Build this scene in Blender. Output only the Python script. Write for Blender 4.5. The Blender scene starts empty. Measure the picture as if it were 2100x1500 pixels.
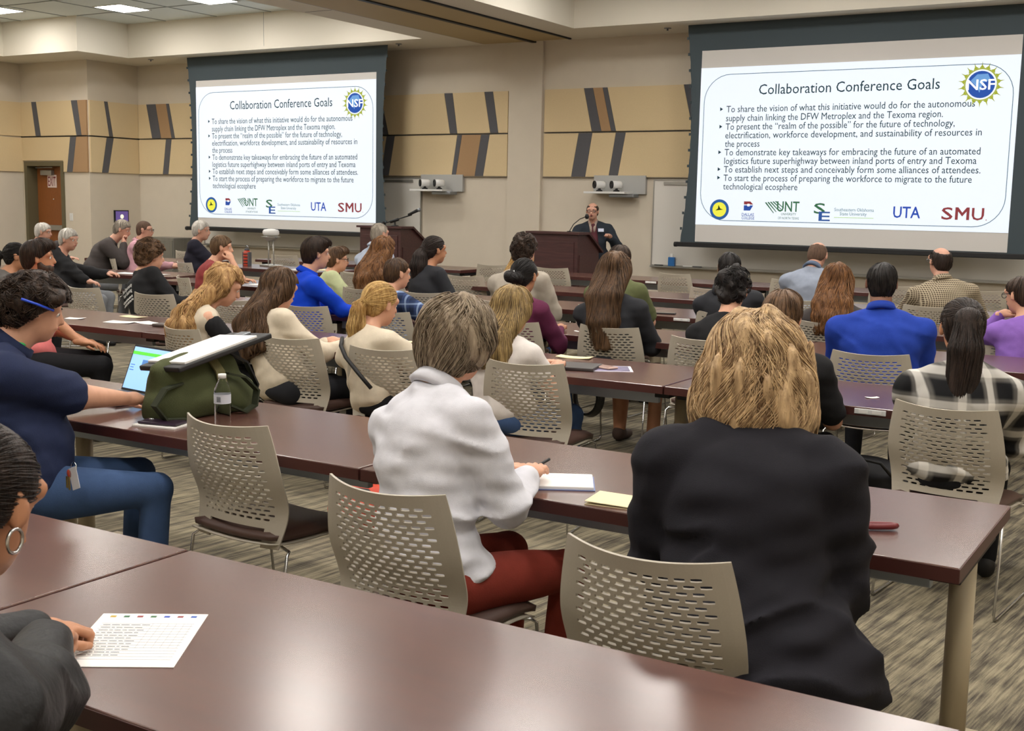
import bpy, bmesh, math, random
import numpy as np
from mathutils import Vector, Matrix, Euler

random.seed(7)
RNG = np.random.default_rng(7)
C = bpy.context.scene.collection
PI = math.pi

# ------------------------------------------------------------------ camera
cam_d = bpy.data.cameras.new('camera'); cam = bpy.data.objects.new('camera', cam_d); C.objects.link(cam)
bpy.context.scene.camera = cam
cam_d.sensor_width = 36.0; cam_d.lens = 2438.3 / 2100 * 36.0; cam_d.clip_start = 0.05; cam_d.clip_end = 100
_p, _r, _y = 0.136009, 0.0194589, -0.5453946
_f = Vector((math.sin(_y)*math.cos(_p), math.cos(_y)*math.cos(_p), -math.sin(_p)))
_rt = Vector((math.cos(_y), -math.sin(_y), 0)); _up = _rt.cross(_f)
_r2 = _rt*math.cos(_r) + _up*math.sin(_r); _u2 = _up*math.cos(_r) - _rt*math.sin(_r)
M = Matrix((_r2, _u2, -_f)).transposed().to_4x4(); M.translation = Vector((0, 0, 1.62)); cam.matrix_world = M
cam_d.dof.use_dof = True; cam_d.dof.focus_distance = 6.5; cam_d.dof.aperture_fstop = 18.0

# ------------------------------------------------------------------ world and exposure
W = bpy.data.worlds.new('world'); bpy.context.scene.world = W; W.use_nodes = True
W.node_tree.nodes['Background'].inputs[0].default_value = (0.75, 0.8, 0.85, 1)
W.node_tree.nodes['Background'].inputs[1].default_value = 0.25
vs = bpy.context.scene.view_settings
vs.view_transform = 'Standard'; vs.look = 'None'; vs.gamma = 1; vs.use_curve_mapping = False
vs.exposure = 0.12
LAMP = 34.0       # ceiling troffers
SLIDE = 0.76      # projected slides

# ------------------------------------------------------------------ materials
def lin(h):
    h = h.lstrip('#'); c = [int(h[i:i+2], 16)/255 for i in (0, 2, 4)]
    return tuple(x/12.92 if x <= .04045 else ((x+.055)/1.055)**2.4 for x in c) + (1,)
_mats = {}
def mat(name, col, rough=.6, metal=0, spec=.5, emit=0, noise=0, nscale=60, bump=0, bscale=200, trans=0, sheen=0, coat=0, stretch=None):
    if name in _mats: return _mats[name]
    m = bpy.data.materials.new(name); m.use_nodes = True; nt = m.node_tree; b = nt.nodes['Principled BSDF']
    c = lin(col) if isinstance(col, str) else tuple(col)+(1,)
    b.inputs['Base Color'].default_value = c; b.inputs['Roughness'].default_value = rough
    b.inputs['Metallic'].default_value = metal; b.inputs['Specular IOR Level'].default_value = spec
    if trans: b.inputs['Transmission Weight'].default_value = trans
    if sheen: b.inputs['Sheen Weight'].default_value = sheen
    if coat: b.inputs['Coat Weight'].default_value = coat; b.inputs['Coat Roughness'].default_value = .1
    if emit: b.inputs['Emission Color'].default_value = c; b.inputs['Emission Strength'].default_value = emit
    if noise or bump:
        tc = nt.nodes.new('ShaderNodeTexCoord'); src = tc.outputs['Object']
        if stretch:
            mp = nt.nodes.new('ShaderNodeMapping'); mp.inputs['Scale'].default_value = stretch
            nt.links.new(src, mp.inputs[0]); src = mp.outputs[0]
    if noise:
        n = nt.nodes.new('ShaderNodeTexNoise'); n.inputs['Scale'].default_value = nscale; n.inputs['Detail'].default_value = 4
        nt.links.new(src, n.inputs['Vector'])
        r = nt.nodes.new('ShaderNodeMapRange'); r.inputs[1].default_value = .3; r.inputs[2].default_value = .7
        r.inputs[3].default_value = 1-noise; r.inputs[4].default_value = 1+noise
        nt.links.new(n.outputs['Fac'], r.inputs[0])
        mx = nt.nodes.new('ShaderNodeVectorMath'); mx.operation = 'SCALE'; mx.inputs[0].default_value = c[:3]
        nt.links.new(r.outputs[0], mx.inputs['Scale']); nt.links.new(mx.outputs[0], b.inputs['Base Color'])
    if bump:
        n2 = nt.nodes.new('ShaderNodeTexNoise'); n2.inputs['Scale'].default_value = bscale; n2.inputs['Detail'].default_value = 3
        nt.links.new(src, n2.inputs['Vector'])
        bp = nt.nodes.new('ShaderNodeBump'); bp.inputs['Strength'].default_value = bump; bp.inputs['Distance'].default_value = .01
        nt.links.new(n2.outputs['Fac'], bp.inputs['Height']); nt.links.new(bp.outputs[0], b.inputs['Normal'])
    _mats[name] = m; return m

def ramp_mat(name, cols, build, rough=.8):
    """material whose base colour is a ramp over a factor made by build(nt, coord) -> socket"""
    if name in _mats: return _mats[name]
    m = bpy.data.materials.new(name); m.use_nodes = True; nt = m.node_tree; b = nt.nodes['Principled BSDF']
    b.inputs['Roughness'].default_value = rough
    tc = nt.nodes.new('ShaderNodeTexCoord'); fac = build(nt, tc.outputs['Object'])
    r = nt.nodes.new('ShaderNodeValToRGB'); nt.links.new(fac, r.inputs[0])
    e = r.color_ramp.elements
    for i, (p, c) in enumerate(cols):
        el = e[i] if i < 2 else e.new(p)
        el.position = p; el.color = lin(c)
    nt.links.new(r.outputs[0], b.inputs['Base Color'])
    _mats[name] = m; return m

def math_n(nt, op, a, b=None, c=None):
    n = nt.nodes.new('ShaderNodeMath'); n.operation = op
    for i, v in enumerate((a, b, c)):
        if v is None: continue
        if isinstance(v, (int, float)): n.inputs[i].default_value = v
        else: nt.links.new(v, n.inputs[i])
    return n.outputs[0]

def carpet_fac(nt, co):
    mp = nt.nodes.new('ShaderNodeMapping'); mp.inputs['Rotation'].default_value = (0, 0, math.radians(7)); nt.links.new(co, mp.inputs[0])
    def st(sc, s, det=3):
        m2 = nt.nodes.new('ShaderNodeMapping'); m2.inputs['Scale'].default_value = sc; nt.links.new(mp.outputs[0], m2.inputs[0])
        n = nt.nodes.new('ShaderNodeTexNoise'); n.inputs['Scale'].default_value = s; n.inputs['Detail'].default_value = det
        nt.links.new(m2.outputs[0], n.inputs['Vector']); return n.outputs['Fac']
    a = st((14, 1, 1), 2.2); b_ = st((34, 1.4, 1), 4.0, 5); c_ = st((1.0, 5, 1), 2.0); d_ = st((60, 60, 60), 4, 1)
    s1 = math_n(nt, 'MULTIPLY', a, .45); s2 = math_n(nt, 'MULTIPLY_ADD', b_, .35, s1)
    s3 = math_n(nt, 'MULTIPLY_ADD', c_, .15, s2); return math_n(nt, 'MULTIPLY_ADD', d_, .1, s3)
M_carpet = ramp_mat('carpet', [(.40, '#332d27'), (.48, '#5c5547'), (.54, '#7b725e'), (.61, '#958b73')], carpet_fac, .95)

def wood_fac(nt, co):
    m2 = nt.nodes.new('ShaderNodeMapping'); m2.inputs['Scale'].default_value = (1.2, 16, 16); nt.links.new(co, m2.inputs[0])
    n = nt.nodes.new('ShaderNodeTexNoise'); n.inputs['Scale'].default_value = 3; n.inputs['Detail'].default_value = 6; n.inputs['Distortion'].default_value = .4
    nt.links.new(m2.outputs[0], n.inputs['Vector']); return n.outputs['Fac']
M_table = ramp_mat('mahogany_laminate', [(.3, '#4f322d'), (.7, '#64433a')], wood_fac, .23)
M_table.node_tree.nodes['Principled BSDF'].inputs['Specular IOR Level'].default_value = 1.0; M_table.node_tree.nodes['Principled BSDF'].inputs['IOR'].default_value = 1.65
M_tedge = mat('table_edge', '#46211d', .45)
M_wall = mat('wall_paint', '#cbc1b0', .85, noise=.02, nscale=4, bump=.04, bscale=300)
M_wall2 = mat('soffit_paint', '#dcd6c8', .85, bump=.02, bscale=200)
M_ceil = mat('ceiling_tile', '#dbe2e0', .9, bump=.15, bscale=250)
M_tan = mat('panel_tan', '#d0bb94', .95, noise=.06, nscale=220, bump=.1, bscale=500)
M_brown = mat('panel_brown', '#a58562', .95, noise=.06, nscale=220, bump=.1, bscale=500)
M_dark = mat('panel_charcoal', '#56565a', .95, noise=.06, nscale=220, bump=.1, bscale=500)
M_black = mat('matte_black', '#0d0d0f', .6)
M_vinyl = mat('masking_black', '#38444a', .75)
M_fabric_scr = mat('screen_fabric', '#c9c6c2', .8)
M_chair = mat('chair_plastic', '#aca495', .45, noise=.02, nscale=200)
M_seat = mat('seat_upholstery', '#4d372f', .5, bump=.1, bscale=400)
M_chrome = mat('chrome', '#c8c8c8', .2, metal=1)
M_steel = mat('steel', '#8d9298', .35, metal=.8)
M_legp = mat('leg_paint', '#a79a80', .5)
M_beam = mat('beam_paint', '#a4adb8', .4, metal=.2)
M_lect = ramp_mat('lectern_wood', [(.3, '#3a2020'), (.7, '#4c2c2a')], wood_fac, .45)
M_paper = mat('paper', '#eceae6', .7)
M_cream = mat('cream_card', '#e2d6ae', .7)
M_skin = mat('skin_light', '#cf9c80', .55, noise=.05, nscale=30)
M_skin2 = mat('skin_tan', '#b57f5e', .55, noise=.05, nscale=30)
M_skin3 = mat('skin_brown', '#7d5440', .55, noise=.05, nscale=30)
M_skinp = mat('skin_pink', '#c6957f', .55, noise=.07, nscale=30)
M_eye = mat('eye_white', '#dcd8d2', .3); M_lip = mat('lips', '#a85a50', .5)
M_wood_door = mat('door_wood', '#8a5226', .5, noise=.1, nscale=8, stretch=(12, 12, 1))
M_frame = mat('door_frame_paint', '#5e5740', .5)
M_white = mat('white_plastic', '#d8d8d6', .4)
M_wboard = mat('whiteboard_enamel', '#d6d3cc', .25)
M_alu = mat('aluminium', '#a8a69f', .4, metal=.7)
M_glass = mat('lens_glass', '#05070a', .08)

# ------------------------------------------------------------------ mesh helpers
def link(name, me, m=None, parent=None, smooth=False):
    o = bpy.data.objects.new(name, me); C.objects.link(o)
    if m is not None and not me.materials: me.materials.append(m)
    if parent is not None: o.parent = parent
    if smooth:
        for p in me.polygons: p.use_smooth = True
    return o
def from_bm(name, bm, m=None, parent=None, smooth=False):
    bmesh.ops.recalc_face_normals(bm, faces=bm.faces)
    me = bpy.data.meshes.new(name); bm.to_mesh(me); bm.free(); return link(name, me, m, parent, smooth)
def tag(o, label=None, cat=None, group=None, kind=None):
    if label: o['label'] = label
    if cat: o['category'] = cat
    if group: o['group'] = group
    if kind: o['kind'] = kind
    return o
def thing(name, loc, rz=0, label=None, cat=None, group=None):
    o = bpy.data.objects.new(name, None); C.objects.link(o); o.empty_display_size = .1
    o.location = loc; o.rotation_euler = (0, 0, rz); return tag(o, label, cat, group)
def bm_box(bm, x0, x1, y0, y1, z0, z1, bev=0, mtx=None):
    r = bmesh.ops.create_cube(bm, size=1); vs_ = r['verts']
    for v in vs_:
        v.co = Vector(((x0+x1)/2+v.co.x*(x1-x0), (y0+y1)/2+v.co.y*(y1-y0), (z0+z1)/2+v.co.z*(z1-z0)))
    if bev:
        es = list({e for v in vs_ for e in v.link_edges})
        g = bmesh.ops.bevel(bm, geom=es, offset=bev, segments=2, affect='EDGES', profile=.5)
        vs_ = g['verts']
        vs_ = list({v for f in g['faces'] for v in f.verts} | set(vs_))
    if mtx is not None:
        bmesh.ops.transform(bm, matrix=mtx, verts=[v for v in vs_ if v.is_valid])
def box(name, x0, x1, y0, y1, z0, z1, m, parent=None, bev=0, mtx=None):
    bm = bmesh.new(); bm_box(bm, x0, x1, y0, y1, z0, z1, bev)
    if mtx is not None: bmesh.ops.transform(bm, matrix=mtx, verts=bm.verts)
    return from_bm(name, bm, m, parent)
def bm_tube(bm, pts, r, seg=8, closed=False, caps=True):
    pts = [Vector(p) for p in pts]; n = len(pts); rings = []
    rr = r if isinstance(r, (list, tuple)) else [r]*n
    prev = None
    for i, p in enumerate(pts):
        if closed: d = (pts[(i+1) % n]-pts[i-1])
        else: d = (pts[min(i+1, n-1)]-pts[max(i-1, 0)])
        d.normalize()
        if prev is None:
            a = Vector((0, 0, 1)) if abs(d.z) < .9 else Vector((1, 0, 0)); u = d.cross(a).normalized()
        else:
            u = (prev - d*prev.dot(d)).normalized()
        prev = u; w = d.cross(u)
        rings.append([bm.verts.new(p+(u*math.cos(2*PI*k/seg)+w*math.sin(2*PI*k/seg))*rr[i]) for k in range(seg)])
    for i in range(n if closed else n-1):
        a, b = rings[i], rings[(i+1) % n]
        for k in range(seg): bm.faces.new((a[k], a[(k+1) % seg], b[(k+1) % seg], b[k]))
    if caps and not closed: bm.faces.new(rings[0]); bm.faces.new(rings[-1])
def tube(name, pts, r, m, parent=None, seg=8, closed=False):
    bm = bmesh.new(); bm_tube(bm, pts, r, seg, closed); return from_bm(name, bm, m, parent, True)
def bm_lathe(bm, prof, seg=24, at=(0, 0, 0), axis='z'):
    rings = []
    for r, z in prof:
        ring = []
        for k in range(seg):
            a = 2*PI*k/seg; x, y = r*math.cos(a), r*math.sin(a)
            co = (x, y, z) if axis == 'z' else ((x, z, y) if axis == 'y' else (z, x, y))
            ring.append(bm.verts.new(Vector(co)+Vector(at)))
        rings.append(ring)
    for a, b in zip(rings, rings[1:]):
        for k in range(seg): bm.faces.new((a[k], a[(k+1) % seg], b[(k+1) % seg], b[k]))
    bm.faces.new(rings[0]); bm.faces.new(rings[-1])
def lathe(name, prof, m, parent=None, seg=24, at=(0, 0, 0), axis='z'):
    bm = bmesh.new(); bm_lathe(bm, prof, seg, at, axis); return from_bm(name, bm, m, parent, True)
def prism(name, poly, depth, m, parent=None, mtx=None):
    """poly: 2D points; extruded along +z by depth; mtx places it"""
    bm = bmesh.new(); a = [bm.verts.new((x, y, 0)) for x, y in poly]; b = [bm.verts.new((x, y, depth)) for x, y in poly]
    bm.faces.new(a); bm.faces.new(b[::-1]); n = len(poly)
    for i in range(n): bm.faces.new((a[i], a[(i+1) % n], b[(i+1) % n], b[i]))
    if mtx is not None: bmesh.ops.transform(bm, matrix=mtx, verts=bm.verts)
    return from_bm(name, bm, m, parent)
def XZ(x, y, z):    # maps poly plane (x,y)->(X,Z), extrusion toward -Y
    return Matrix(((1, 0, 0, x), (0, 0, -1, y), (0, 1, 0, z), (0, 0, 0, 1)))
def text(name, s, m, x0, x1, zc, h, parent, y, bold=False, depth=.0015, mtx=None):
    """lettering fitted to x0..x1, x-height line centred near zc; lies in an XZ plane facing -Y"""
    cu = bpy.data.curves.new(name, 'FONT'); cu.body = s; cu.size = 1; cu.resolution_u = 2
    cu.offset = bold if not isinstance(bold, bool) else (.012 if bold else 0)
    to = bpy.data.objects.new('tmp', cu); C.objects.link(to)
    dg = bpy.context.evaluated_depsgraph_get(); me = bpy.data.meshes.new_from_object(to.evaluated_get(dg))
    bpy.data.objects.remove(to); me.name = name
    co = np.zeros(len(me.vertices)*3); me.vertices.foreach_get('co', co); co = co.reshape(-1, 3)
    a, b = co[:, 0].min(), co[:, 0].max(); sx = (x1-x0)/(b-a)
    out = np.stack([x0+(co[:, 0]-a)*sx, co[:, 2]*0, zc+(co[:, 1]-.35)*h], 1)
    if mtx is not None:
        out = out @ np.array(mtx.to_3x3()).T + np.array(mtx.translation)
    else: out[:, 1] = y
    me.vertices.foreach_set('co', out.ravel()); me.update()
    return link(name, me, m, parent)

# ------------------------------------------------------------------ room shell
def struct(o): o['kind'] = 'structure'; return o
struct(box('floor', -20.6, 3.2, -2.6, 16.3, -.1, 0, M_carpet))
YW = 16.0; XR = -18.15; YR = 14.83; XL = -20.05
wf = struct(box('wall_front', XR, 3.0, YW, YW+.25, 0, 4.7, M_wall))
wr = struct(box('wall_return', XR-.25, XR, YR+.01, YW+.25, 0, 4.7, M_wall))
bm = bmesh.new()
DX0, DX1, DZ = -19.93, -18.9, 2.17
bm_box(bm, XL-.3, DX0, YR, YR+.3, 0, 4.7); bm_box(bm, DX1, XR-.001, YR, YR+.3, 0, 4.7); bm_box(bm, DX0, DX1, YR, YR+.3, DZ, 4.7)
wd = struct(from_bm('wall_back_left', bm, M_wall))
wl = struct(box('wall_left', XL-.25, XL, -2.5, YR, 0, 4.7, M_wall))
struct(box('wall_right', 3.0, 3.25, -2.5, YW, 0, 4.7, M_wall))
struct(box('wall_rear', -20.3, 3.2, -2.75, -2.5, 0, 4.7, M_wall))
# pilaster where the folding partition closes
col = struct(box('wall_pilaster', -9.83, -9.24, YW-.05, YW+.01, 0, 4.05, M_wall))
# ceiling and soffits
ZS, ZC = 4.05, 4.64
cl = struct(box('ceiling', -20.3, 3.2, -2.6, 16.2, ZC, ZC+.1, M_ceil))
bm = bmesh.new()
bm_box(bm, -20.1, 3.1, 15.0, 16.05, ZS, ZC+.01); bm_box(bm, -20.1, -17.24, 13.9, 15.0, ZS, ZC+.01)
bm_box(bm, -20.1, -19.23, -2.5, 13.9, ZS, ZC+.01); bm_box(bm, -10.8, -8.2, -2.5, 15.0, ZS, ZC+.01)
sof = struct(from_bm('ceiling_soffit', bm, M_wall2))
M_tanp = mat('track_panel', '#b09c72', .7)
box('track_panel', -10.22, -9.40, -2.5, 15.85, ZS-.012, ZS+.005, M_tanp, sof)
box('track_panel', -9.33, -8.74, -2.5, 15.85, ZS-.012, ZS+.005, M_tanp, sof)
box('track_slot', -9.40, -9.33, -2.5, 15.9, ZS-.03, ZS+.004, M_black, sof)
box('track_slot', -8.74, -8.70, -2.5, 15.85, ZS-.02, ZS+.004, M_black, sof)
box('track_slot', -10.25, -10.22, -2.5, 15.85, ZS-.01, ZS+.004, mat('track_trim', '#857a66', .5), sof)
box('access_joint', -10.75, -10.3, 12.3, 12.31, ZS-.002, ZS+.004, M_black, sof)
# grid bars of the lay-in ceiling
M_grid = mat('ceiling_grid', '#8d9492', .7)
k = 0
for i in range(16):
    y = 13.9+.02-.61*2*i
    if y > -2: box('grid_bar', -19.2, -10.8, y-.012, y+.012, ZC-.008, ZC+.002, M_grid, cl)
for x in np.arange(-18.72, -10.9, .61*2): box('grid_bar', x-.012, x+.012, -2, 15.0, ZC-.008, ZC+.002, M_grid, cl)
for s in (-14.0, -2.9): box('soffit_joint', s, s+.006, 14.997, 15.0, ZS+.05, ZC, M_grid, sof)
for x, y in ((-11.5, 15.35), (-17.0, 15.3), (-7.0, 15.5), (-4.8, 15.6)):
    t = thing('sprinkler', (x, y, ZS), 0, None, 'sprinkler', 'sprinkler heads on the soffit')
    t['label'] = {(-11.5): 'small round sprinkler head on soffit above first screen right end', (-17.0): 'small round sprinkler head by the soffit corner above left wall', (-7.0): 'small round sprinkler head on soffit just left of second screen', (-4.8): 'small round sprinkler head on soffit above middle of second screen'}[x]
    lathe('plate', [(.001, 0), (.05, 0), (.05, -.008), (.02, -.012), (.001, -.012)], M_steel, t, 16)
    lathe('head', [(.001, -.012), (.012, -.012), (.012, -.03), (.02, -.034), (.001, -.036)], M_steel, t, 10)

# troffers: real lamps of the room
M_tro = mat('troffer_diffuser', (1.0, .955, .90), .5, emit=LAMP)
M_trf = mat('troffer_frame', '#d8d8d4', .5)
trs = [(-18.0, 12.9)] + [(x, 13.7) for x in (-15.87, -13.9, -11.9)] + [(x, y) for x in (-17.9, -15.5, -13.1, -11.5) for y in (10.6, 8.0, 5.4, 2.8)]
trs += [(x, y) for x in (-7.0, -4.6, -2.2, .2) for y in (13.2, 10.6, 8.0, 5.4, 2.8, .2)] + [(-13.1, .2), (-15.5, .2), (1.9, 5.4), (1.9, .2)]
for i, (x, y) in enumerate(trs):
    t = thing('ceiling_light', (x, y, ZC), 0, 'bright square recessed troffer in the lay-in ceiling', 'light', 'square ceiling troffers')
    if i == 0: t['label'] = 'bright square troffer nearest the wall with the exit door'
    if i == 1: t['label'] = 'bright square troffer above the soffit corner before first screen'
    if i == 2: t['label'] = 'bright square troffer cut by top edge above first screen'
    bm = bmesh.new()
    for a, b, c_, d in ((-.33, .33, -.33, -.3), (-.33, .33, .3, .33), (-.33, -.3, -.3, .3), (.3, .33, -.3, .3)): bm_box(bm, a, b, c_, d, -.012, 0)
    from_bm('frame', bm, M_trf, t)
    box('diffuser', -.3, .3, -.3, .3, -.006, -.002, M_tro, t)

# acoustic panels: two tiers of slanted fabric pieces, parts of their wall
PZ = (3.33, 2.69, 2.68, 2.03)
def tier(wall, seq, x0, x1, up, place):
    """seq: (colour letter, x at top, x at bottom) of each boundary; pieces run from x0 to x1"""
    zt, zb = (PZ[0], PZ[1]+.008) if up else (PZ[2]-.008, PZ[3])
    b = [('t', x0, x0)] + seq + [(None, x1, x1)]
    for (c, ta, ba), (_, tb, bb) in zip(b, b[1:]):
        if tb-ta < .02 and bb-ba < .02: continue
        place([(ba+.002, zb), (bb-.002, zb), (tb-.002, zt), (ta+.002, zt)], {'t': M_tan, 'b': M_brown, 'd': M_dark}[c], wall)
def onY(Y):
    return lambda poly, m, w: prism('acoustic_panel', poly, .035, m, w, XZ(0, Y, 0))
def onX(X):
    def f(poly, m, w):
        prism('acoustic_panel', poly, .035, m, w, Matrix(((0, 0, 1, X), (1, 0, 0, 0), (0, 1, 0, 0), (0, 0, 0, 1))))
    return f
tier(wf, [('d', -8.53, -8.38), ('b', -8.38, -8.22), ('d', -8.22, -8.06), ('t', -8.14, -7.98), ('d', -6.93, -6.77), ('t', -6.70, -6.54), ('d', -2.3, -2.14), ('t', -2.1, -1.94)], -9.2, 2.9, True, onY(YW))
tier(wf, [('d', -8.6, -8.71), ('t', -8.37, -8.47), ('d', -7.98, -8.08), ('t', -7.82, -7.93), ('d', -5.5, -5.6), ('t', -5.3, -5.4)], -9.2, 2.9, False, onY(YW))
tier(wf, [('d', -12.48, -12.32), ('t', -12.32, -12.16), ('d', -11.05, -10.93), ('t', -10.89, -10.79), ('d', -10.29, -10.17), ('t', -10.13, -10.02)], -16.5, -9.85, True, onY(YW))
tier(wf, [('d', -12.2, -12.31), ('t', -12.03, -12.15), ('d', -10.79, -10.89), ('b', -10.7, -10.81), ('d', -10.34, -10.45), ('t', -10.18, -10.29)], -16.5, -9.85, False, onY(YW))
tier(wf, [('d', -17.89, -17.75), ('b', -17.64, -17.51), ('d', -17.36, -17.23), ('t', -17.28, -17.14)], -18.12, -16.5, True, onY(YW))
tier(wf, [('d', -17.38, -17.48), ('t', -17.23, -17.33)], -18.12, -16.5, False, onY(YW))
tier(wr, [('d', 15.17, 15.27), ('t', 15.25, 15.36)], 14.84, 15.96, True, onX(XR))
tier(wr, [('d', 15.21, 15.08), ('t', 15.37, 15.23)], 14.84, 15.96, False, onX(XR))
tier(wd, [('d', -19.7, -19.6), ('t', -19.56, -19.45), ('d', -18.57, -18.44), ('b', -18.4, -18.3)], -20.03, XR-.01, True, onY(YR))
prism('acoustic_panel', [(-20.03, 2.03), (DX0-.07, 2.03), (DX0-.07, DZ+.07), (DX1+.07, DZ+.07), (DX1+.07, 2.03), (-18.74, 2.03), (-18.62, 2.672), (-20.03, 2.672)], .035, M_tan, wd, XZ(0, YR, 0))
prism('acoustic_panel', [(-18.738, 2.03), (-18.582, 2.03), (-18.452, 2.672), (-18.618, 2.672)], .035, M_dark, wd, XZ(0, YR, 0))
prism('acoustic_panel', [(-18.578, 2.03), (XR-.01, 2.03), (XR-.01, 2.672), (-18.448, 2.672)], .035, M_brown, wd, XZ(0, YR, 0))
tier(wl, [], -2.4, 14.8, True, onX(XL)); tier(wl, [], -2.4, 14.8, False, onX(XL))
for w, a in ((wf, (-18.1, -9.85)), (wf, (-9.2, 2.9))):
    box('panel_reveal', a[0], a[1], YW-.02, YW, 2.681, 2.689, M_black, w)
    box('panel_trim', a[0], a[1], YW-.04, YW, 2.015, 2.028, mat('panel_trim', '#6d6150', .6), w)
box('panel_reveal', XL, XR, YR-.02, YR, 2.676, 2.694, M_black, wd)
box('panel_reveal', XR, XR+.02, YR, YW, 2.676, 2.694, M_black, wr)

# exit door
d = tag(thing('door_1', ((DX0+DX1)/2, YR, 0)), None, None); d['kind'] = 'structure'
hw = (DX1-DX0)/2
bm = bmesh.new(); bm_box(bm, -hw-.05, -hw+.03, -.03, .28, 0, DZ+.05); bm_box(bm, hw-.03, hw+.05, -.03, .28, 0, DZ+.05); bm_box(bm, -hw+.03, hw-.03, -.03, .28, DZ-.03, DZ+.05)
from_bm('door_frame', bm, M_frame, d)
lf = box('door_leaf', -hw+.03, hw-.03, .2, .245, .01, DZ-.03, M_wood_door, d)
box('push_bar', -hw+.1, hw-.1, .13, .2, .93, 1.03, M_alu, lf, .01)
bm = bmesh.new(); bm_box(bm, -.30, .02, .12, .2, DZ-.20, DZ-.10, .01); bm_tube(bm, [(-.4, .1, DZ-.06), (.1, .1, DZ-.05)], .012)
from_bm('door_closer', bm, M_alu, lf)
lathe('peephole', [(.001, 0), (.012, 0), (.012, -.01), (.001, -.01)], M_chrome, lf, 12, (-.02, .195, 1.52), 'y')
sg = tag(thing('exit_sign', (-19.46, YR+.195, 1.86), 0), 'white exit sign with dark red letters on the brown door', 'sign')
box('sign_plate', -.13, .13, -.006, 0, -.12, .12, mat('sign_white', '#e6d2cc', .5), sg)
text('lettering', 'EXIT', mat('sign_red', '#7c2f38', .5), -.11, .11, 0, .25, sg, -.008, True)
s = tag(thing('light_switch', (-18.69, YR, 1.2)), 'white double switch plate on wall beside exit door', 'switch')
box('plate', -.045, .045, -.008, 0, -.07, .07, M_white, s, .003); box('rocker', -.03, -.004, -.014, -.008, -.035, .035, M_white, s); box('rocker', .004, .03, -.014, -.008, -.035, .035, M_white, s)
s = tag(thing('wall_tablet', (XR, 15.52, 1.22), PI/2), 'small black wall touch panel with purple screen near corner', 'screen')
box('bezel', -.17, .17, -.03, 0, -.12, .12, M_black, s, .006)
ts = box('display', -.145, .145, -.034, -.03, -.1, .1, mat('purple_display', '#5b4a86', .4, emit=.6), s)
lathe('display_emblem', [(.001, 0), (.04, 0), (.04, -.002), (.001, -.002)], mat('emblem_glow', '#e8ecc8', .4, emit=.9), ts, 16, (0, -.034, 0), 'y')
for x, n in ((-9.5, 'a'),):
    pass

# whiteboards behind the screens
def whiteboard(x0, x1, label):
    t = tag(thing('whiteboard', ((x0+x1)/2, YW, 0)), label, 'whiteboard'); h = (x1-x0)/2
    box('panel', -h, h, -.03, 0, .77, 1.98, M_wboard, t)
    bm = bmesh.new(); bm_box(bm, -h-.015, -h, -.04, 0, .75, 2.0); bm_box(bm, h, h+.015, -.04, 0, .75, 2.0); bm_box(bm, -h, h, -.04, 0, 1.98, 2.0); bm_box(bm, -h, h, -.04, 0, .75, .77)
    from_bm('frame', bm, M_alu, t)
    box('marker_tray', -h, h, -.11, -.03, .735, .755, M_alu, t)
    box('map_rail', -h+.15, h-.15, -.05, -.03, 1.92, 1.965, M_alu, t)
    return t
whiteboard(-16.4, -11.5, 'long whiteboard behind the first screen, aluminium rail on top')
whiteboard(-7.33, -1.7, 'long whiteboard behind the second screen beside the speaker')
t = tag(thing('tissue_pack', (-7.0, YW-.07, .757)), 'small blue packet standing on whiteboard tray left of second screen', 'packet')
box('pack', -.05, .05, -.025, .025, 0, .13, mat('blue_pack', '#2f6fb0', .4), t, .008); box('tissue', -.02, .02, -.01, .01, .12, .18, M_paper, t, .004)
for i, x in enumerate((-7.2, -6.75, -6.6)):
    tag(box('marker', x-.07, x+.07, YW-.08, YW-.065, .757, .772, (M_black, M_white, M_dark)[i], None, .004),
        ('black marker lying at left end of whiteboard tray', 'white marker lying right of the blue packet on the tray', 'grey marker lying on whiteboard tray near the screen edge')[i], 'marker', 'markers on the tray')

# video-conference camera shelves
def camera_shelf(x0, x1, label):
    t = tag(thing('camera_shelf', ((x0+x1)/2, YW, 1.78)), label, 'camera shelf'); h = (x1-x0)/2
    box('back_plate', -h, h, -.06, 0, 0, .27, mat('shelf_grey', '#a9a9a6', .4), t, .004)
    box('shelf', -h-.02, h-.2, -.34, -.06, 0, .03, M_white, t, .004); box('bracket', -h+.35, h-.1, -.25, -.06, -.05, 0, M_steel, t, .01)
    return t
def ptz(x, label):
    t = tag(thing('video_camera', (x, YW-.22, 1.81), math.radians(-40)), label, 'camera', 'white cylindrical video cameras')
    lathe('foot', [(.001, 0), (.05, 0), (.045, .02), (.02, .03), (.02, .05), (.001, .05)], M_black, t, 16)
    lathe('housing', [(.001, .08), (.045, .08), (.056, .06), (.058, -.07), (.001, -.07)], M_white, t, 24, (0, 0, .1), 'y')
    lathe('lens_ring', [(.001, -.07), (.056, -.07), (.056, -.09), (.038, -.09), (.038, -.08), (.001, -.08)], M_black, t, 24, (0, 0, .1), 'y')
    lathe('lens', [(.001, -.088), (.02, -.086), (.034, -.078), (.001, -.078)], M_glass, t, 20, (0, 0, .1), 'y')
camera_shelf(-11.48, -10.66, 'grey wall shelf for two cameras right of the first screen')
camera_shelf(-8.31, -7.46, 'grey wall shelf for two cameras above the speaker')
ptz(-11.28, 'white cylinder camera nearest first screen on its wall shelf'); ptz(-11.0, 'white cylinder camera on right of shelf beside first screen')
ptz(-8.13, 'white cylinder camera on left of shelf above the speaker'); ptz(-7.85, 'white cylinder camera on right of shelf above the speaker')

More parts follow.
